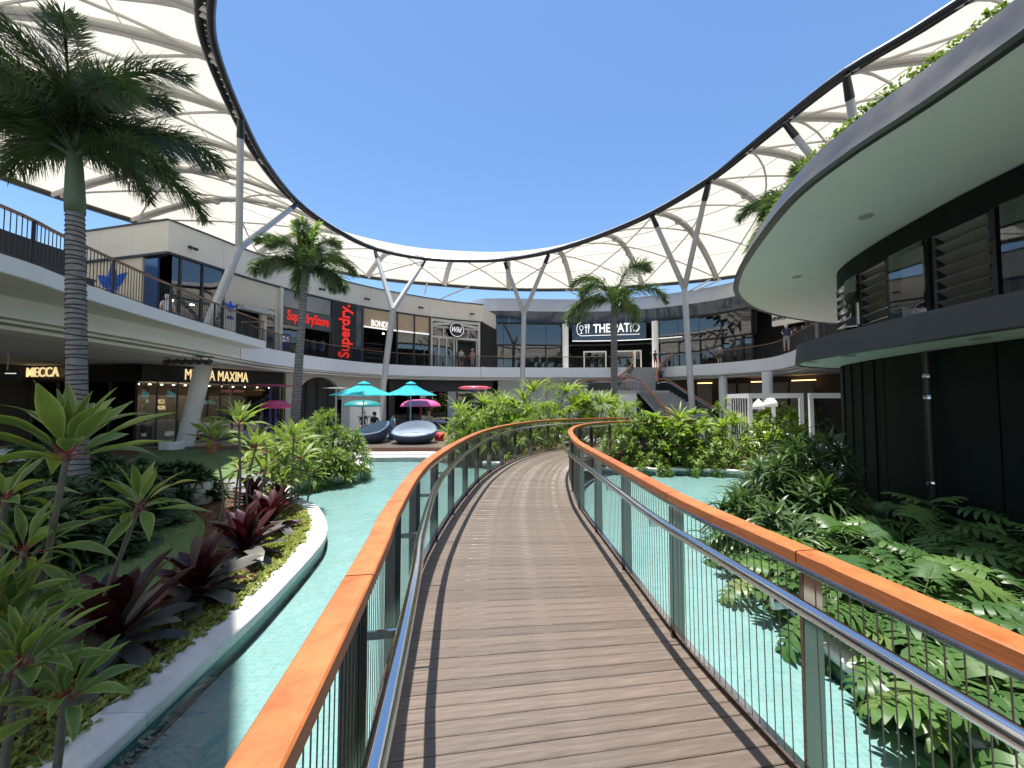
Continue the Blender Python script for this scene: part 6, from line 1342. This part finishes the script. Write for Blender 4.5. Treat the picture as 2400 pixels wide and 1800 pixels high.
def dome(u, vb, vt, y, r, c, label, pole):
    p = at_y(u, vb, y); h = at_y(u, vt, y).z - p.z; q = empty('dome_shade', (p.x, y, PZ), label, 'dome shade'); o = q.location
    b = MB(o); b.lathe(p, [(r * .9, .0), (r, -.02), (r, .02), (r * .93, h * .4), (r * .7, h * .78), (r * .35, h * .97), (0, h)], 28); b.build('shell', mat('dome', c, .4), q, True)
    b = MB(o); b.tube([(p.x, y, PZ), (p.x, y, p.z + .02)], .05, 10); b.build('pole', mat('dome_pole', pole, .4), q)
dome(986, 952, 936, 22.0, 1.12, (.75, .10, .30), 'bright pink dome shade behind the right daybed', (.2, .02, .06))
dome(850, 952, 938, 23.0, 1.08, (.015, .22, .22), 'dark teal dome shade under the left umbrella', (.02, .03, .12))
dome(646, 956, 938, 21.0, .75, (.45, .04, .15), 'crimson dome shade left of the palm trunk', (.02, .02, .2))
def daybed(u, y, r, rz, label):
    x = px(u, y); q = empty('round_daybed', (x, y, PZ), label, 'daybed', 'round blue daybeds', rz); n = 36
    OUT = mat('navy_shell', (.05, .07, .13), .6); CUS = mat('blue_grey_cushion', (.25, .30, .37), .8, var=.06); PIP = mat('navy_piping', (.03, .05, .12), .6)
    def ring(R_, zf_): return [Vector((R_ * math.cos(a), R_ * math.sin(a) * .92, zf_(math.sin(a)))) for a in [2 * math.pi * i / n for i in range(n)]]
    rim = lambda s: .52 + .40 * s if s > 0 else .52 + .16 * s
    def loft(rings):
        b = MB(); V = sum(rings, []); F = []
        for i in range(len(rings) - 1):
            for j in range(n): F.append((i * n + j, i * n + (j + 1) % n, (i + 1) * n + (j + 1) % n, (i + 1) * n + j))
        b.add(V, F); return b
    l = loft([ring(r * .62, lambda s: 0.0), ring(r * .80, lambda s: .12), ring(r * .96, lambda s: .12 + (rim(s) - .12) * .55), ring(r, lambda s: rim(s) - .02)]); l.build('shell', OUT, q, True)
    l = loft([ring(r, lambda s: rim(s) - .02), ring(r * .975, lambda s: rim(s) + .035), ring(r * .93, lambda s: rim(s) + .02)]); l.build('rim', PIP, q, True)
    l = loft([ring(r * .93, lambda s: rim(s) + .02), ring(r * .84, lambda s: .34 + (rim(s) - .34) * .55), ring(r * .74, lambda s: .38), ring(r * .4, lambda s: .42), ring(r * .01, lambda s: .43)]); cu_ = l.build('cushion', CUS, q, True)
    b = MB(); b.tube([(0, r * .915, rim(1) + .01), (0, r * .83, .34 + (rim(1) - .34) * .56 + .01), (0, r * .74, .39)], .012, 5); b.tube([(-r * .72, r * .16, .40), (0, r * .3, .43), (r * .72, r * .16, .40)], .012, 5); b.build('seam', PIP, cu_)
daybed(972, 17.3, 1.02, 0.0, 'round blue daybed in the sun, right of the pair')
daybed(866, 17.5, 0.98, -.75, 'round blue daybed half hidden by the shrub, left of the pair')
x = px(1031, 21); b = MB((x, 21, PZ)); b.lathe((x, 21, PZ), [(.2, 0), (.22, .03), (.05, .06), (.05, .66), (.42, .70), (.43, .74), (0, .75)], 20); o = b.build('side_table', mat('navy_table', (.02, .04, .18), .4), smooth=False); tag(o, 'navy round table right of the sunlit daybed', 'table')
x = px(1033, 18.3); b = MB((x, 18.3, PZ)); b.lathe((x, 18.3, PZ), [(.24, 0), (.27, .05), (.27, .33), (.22, .38), (0, .39)], 18); o = b.build('pouf', mat('red_pouf', (.6, .015, .04), .6), smooth=True); tag(o, 'red pouf right of the sunlit daybed', 'pouf')
# ================================================================ WHITE CABANAS
def cabana(C, R_, B, zf, zt, label, slats=True, seed=1):
    """C front corner, R_ front right corner, B back corner beyond C (plan)"""
    q = empty('cabana', (C.x, C.y, zf), label, 'cabana', 'white framed cabanas'); o = q.location; D = R_ + (B - C); w = .14
    for p in (C, R_, B, D): b = MB(o); b.box((p.x, p.y, (zf + zt) / 2), (w, w, zt - zf - .402), rz=math.atan2(R_.y - C.y, R_.x - C.x)); b.build('post', M['white'], q)
    for a, c in ((C, R_), (C, B), (R_, D), (B, D)):
        dd = (c - a).normalized() * w / 2
        b = MB(o); b.bar(Vector((a.x, a.y, zt - .1)) - dd, Vector((c.x, c.y, zt - .1)) + dd, w + .002, .2); b.build('beam', M['white'], q)
    b = MB(o); b.add([(p.x, p.y, zf + .06) for p in (C, R_, D, B)], [(0, 1, 2, 3)]); b.build('floor', M['white'], q)
    for a, c in ((C, B),):
        for k in range(1, 9): p = a.lerp(c, k / 9); b = MB(o); b.box((p.x, p.y, (zf + zt) / 2), (.025, .025, zt - zf - .4)); b.build('slat', M['white'], q)
    return q
zf = -.30; Cc = Vector((px(1757, 16.6), 16.6, 0)); Rc = Vector((px(1876, 16.0), 16.0, 0)); Bc = Vector((px(1708, 18.8), 18.8, 0)); zt = at_y(1757, 922, 16.6).z
cabana(Cc, Rc, Bc, zf, zt, 'white cabana frame with pendant lamps beyond the right bank')
C2 = Vector((px(1899, 16.0), 16.0, 0)); R2 = Vector((px(2030, 15.5), 15.5, 0)); B2 = Vector((px(1870, 18.4), 18.4, 0)) + Vector((.6, 0, 0))
cabana(C2, R2, B2, zf, zt, 'second white cabana frame disappearing behind the black pavilion wall')
for u, v, rr_, lab in ((1778, 953, .25, 'lower left'), (1806, 947, .28, 'right')):
    p = at_y(u, v, 17.2); q = empty('pendant_lamp', p, lab + ' white dome pendant lamp hanging in the cabana', 'lamp', 'white pendant lamps')
    b = MB(p); b.lathe(p, [(rr_, -.12), (rr_ * .97, 0), (rr_ * .8, .14), (rr_ * .45, .24), (.06, .28), (.03, .34)], 20); b.build('shade', M['white'], q, True)
    b = MB(p); b.tube([p + Vector((0, 0, .32)), Vector((p.x, p.y, zt - .1))], .012, 5); b.build('cord', M['white'], q)
p = at_y(1790, 1014, 15.6); q = empty('white_table', (p.x, p.y, zf), 'white slatted table in front of the cabana', 'table')
b = MB(q.location); b.box((p.x, p.y, p.z), (1.0, .65, .05)); b.build('top', M['white'], q)
for k in range(7): b = MB(q.location); b.box((p.x - .1 + k * .08, p.y - .2, (zf + p.z) / 2), (.03, .35, p.z - zf - .06)); b.build('slat', M['white'], q)
for dx in (-.5, .5): b = MB(q.location); b.box((p.x + dx, p.y + .2, (zf + p.z) / 2), (.06, .06, p.z - zf - .06)); b.build('leg', M['white'], q)
p = at_y(1836, 1040, 15.4); q = empty('lounge_chair', (p.x, p.y, zf), 'white curved lounge chair in front of the cabana', 'chair'); o = q.location
for s in (-.27, .27):
    b = MB(o); b.tube(spline([(p.x - .55, p.y + s, zf + .30), (p.x - .3, p.y + s, zf + .46), (p.x, p.y + s, zf + .34), (p.x + .3, p.y + s, zf + .5), (p.x + .55, p.y + s, zf + .9)], sub=5), .035, 8); b.build('side_rail', M['white'], q, True)
    b = MB(o); b.tube(spline([(p.x - .45, p.y + s, zf), (p.x - .4, p.y + s, zf + .3), (p.x - .1, p.y + s, zf + .62), (p.x + .25, p.y + s, zf + .6), (p.x + .5, p.y + s, zf)], sub=5), .03, 8); b.build('arm', M['white'], q, True)
sp_ = spline([(p.x - .55, p.y, zf + .31), (p.x - .3, p.y, zf + .47), (p.x, p.y, zf + .35), (p.x + .3, p.y, zf + .51), (p.x + .55, p.y, zf + .91)], .09)
for a in sp_: b = MB(o); b.box(a, (.065, .52, .02)); b.build('seat_slat', M['white'], q)
# plants inside and around the cabana
for i, (u, y, k, top, lab) in enumerate(((1800, 19.3, 'broad', 1.2, 'broad leaved plant inside the cabana, left'), (1835, 18.9, 'broad', .9, 'broad leaved plant inside the cabana, middle'), (1860, 19.3, 'lily', 1.0, 'strap leaved plant inside the cabana, right'), (1730, 18.6, 'spider', 1.3, 'pale narrow leaved plant behind the left slats of the cabana'), (1925, 18.2, 'fern', 1.3, 'dark plant inside the second cabana'), (1815, 20.0, 'broad', 1.7, 'tall broad leaved plant behind the pendant lamps'))):
    shrub(px(u, y), y, -.5, k, 12, .6, top + .5, lab, 'plants in the cabanas', 700 + i, 1.1)
# ================================================================ SMALL FIXTURES
p = at_y(1469, 950, 18.0); q = empty('totem_sign', (p.x, p.y, -.4), 'blank white totem sign in front of the stair landing', 'sign'); b = MB(q.location); b.box((p.x, p.y, (-.4 + 1.75) / 2), (.34, .10, 2.15)); b.build('panel', M['white'], q); b = MB(q.location); b.box((p.x, p.y, -.39), (.5, .3, .04)); b.build('foot', M['column'], q)
c = at_y(443, 832, 17.0); q = empty('stage_light_bar', c, 'bar of six black stage lights under the left walkway', 'stage lights'); b = MB(c); b.bar((c.x - 1.1, c.y, 3.62), (c.x + 1.1, c.y, 3.62), .05); b.build('bar', M['black'], q)
for k in range(6):
    x = c.x - .9 + k * .36; b = MB(c); b.tube([(x, c.y + .12, 3.44), (x, c.y - .16, 3.36)], [.09, .12], 10); b.build('lamp_head', M['black'], q); b = MB(c); b.bar((x, c.y, 3.62), (x, c.y, 3.42), .03); b.build('yoke', M['black'], q)
for i, (u, v) in enumerate(((445, 583), (608, 640), (750, 679), (857, 702), (984, 722), (1105, 737))):
    q0, t = on_path(facL, u, v); R = Vector((t.y, -t.x, 0)); z = at_y(u, v, q0.y).z; c = Vector((q0.x, q0.y, z)) + R * .25
    o = empty('floodlight', c, 'small black floodlight on the beige parapet, ' + ('leftmost', 'second from the left', 'third from the left', 'fourth from the left', 'fifth from the left', 'rightmost by the gabled shop')[i], 'floodlight', 'black floodlights on the beige parapet')
    b = MB(c); b.bar(c - t * .22, c - t * .04, .13, .12); b.bar(c + t * .04, c + t * .22, .13, .12); b.build('lamp_head', M['black'], o); b = MB(c); b.bar(c, c - R * .25, .05); b.build('arm', M['black'], o)
for i, (u, v) in enumerate(((1398, 795), (1553, 740), (1706, 728))): pass
# plant pot, garden seat, low white bench walls on the left
x = px(504, 15.5); b = MB((x, 15.5, -.42)); b.lathe((x, 15.5, -.42), [(.20, 0), (.25, .30), (.27, .32), (.27, .36), (.23, .36), (.22, .30), (0, .30)], 18); o = b.build('terracotta_pot', mat('terracotta', (.35, .12, .04), .7), smooth=False); tag(o, 'orange terracotta pot beyond the left lawn', 'pot')
P_ = at_z(462, 1180, -.42); q = empty('garden_seat', P_, 'white rounded garden seat with dark top at the lawn edge', 'seat'); b = MB(P_); b.lathe(P_, [(.24, 0), (.26, .04), (.26, .42), (.24, .46)], 18); b.build('body', M['white'], q, True); b = MB(P_); b.lathe(P_ + Vector((0, 0, .461)), [(.255, 0), (.255, .05), (0, .05)], 18); b.build('top', M['charcoal'], q)
for (u0, u1, y0, y1, lab) in ((-120, 128, 14.4, 14.8, 'long white curved bench wall at the far left in front of the shop'), (378, 438, 16.6, 17.0, 'short white bench wall left of the leaning column')):
    pts = spline([Vector((px(u0, y0), y0, 0)), Vector((px((u0 + u1) / 2, y0 - .25), y0 - .25, 0)), Vector((px(u1, y1), y1, 0))], .2)
    b = MB((pts[0].x, pts[0].y, GZ)); b.sweep(pts, [(0, GZ), (0.02, -.12), (-.02, -.08), (-.45, -.08), (-.48, -.12), (-.46, GZ)]); o = b.build('bench_wall', M['white']); tag(o, lab, 'bench')
# upper terrace at the far left: dark kiosk box and slatted pale screen
a = at_y(20, 600, 15.5); q = empty('terrace_kiosk', (a.x, 15.5, FL), 'dark grey kiosk box behind the left balcony pickets', 'kiosk'); b = MB(q.location); b.box((px(52, 15.5, 560), 16.6, FL + 1.25), (1.5, 2.0, 2.5)); b.build('box', M['charcoal'], q); b = MB(q.location); b.box((px(52, 15.5, 560), 16.6, FL + 2.53), (1.6, 2.1, .06)); b.build('roof', M['charcoal'], q)
q = empty('terrace_screen', (px(120, 17, 580), 17, FL), 'pale slatted screen behind the left balcony pickets beside the kiosk', 'screen')
b = MB(q.location); b.box((px(122, 17, 580), 17.2, FL + .95), (1.9, .06, 1.9)); b.build('panel', M['beige'], q)
for z in (FL + .25, FL + 1.8): b = MB(q.location); b.box((px(122, 17, 580), 17.1, z), (2.0, .08, .07)); b.build('rail', M['charcoal'], q)
# raking struts between canopy edge and parapets
for i, (u, v, u2, v2, y) in enumerate(((1001, 664, 995, 690, 36.5), (1100, 672, 1033, 700, 37), (1325, 678, 1400, 715, 39), (1665, 655, 1600, 690, 35), (1690, 655, 1625, 683, 34.5))):
    a = at_y(u, v, y); c = at_y(u2, v2, y - .3); b = MB(a); b.tube([a, c], .07, 8); o = b.build('raking_strut', M['whitesteel']); o.location = a; tag(o, 'raking strut under the far canopy edge, ' + ('leftmost, short and upright', 'left of the slim middle column', 'left of the far palm crown', 'right of the forked column by the stair', 'farthest right above the grey parapet')[i], 'strut', 'raking struts under the canopy edge')
# recessed downlights in the left walkway ceiling
for i, (x, y) in enumerate(((-14.2, 13), (-15.5, 16.5), (-15.2, 20), (-16.4, 23.4))):
    b = MB((x, y, SO - .13)); b.lathe((x, y, SO - .13), [(0, -.006), (.09, -.006), (.1, .004)], 14); o = b.build('downlight', M['lampglow']); tag(o, 'round downlight in the left walkway ceiling, ' + ('nearest the camera', 'second from the camera', 'third from the camera', 'nearest the arched wall')[i], 'downlight', 'downlights under the left walkway')
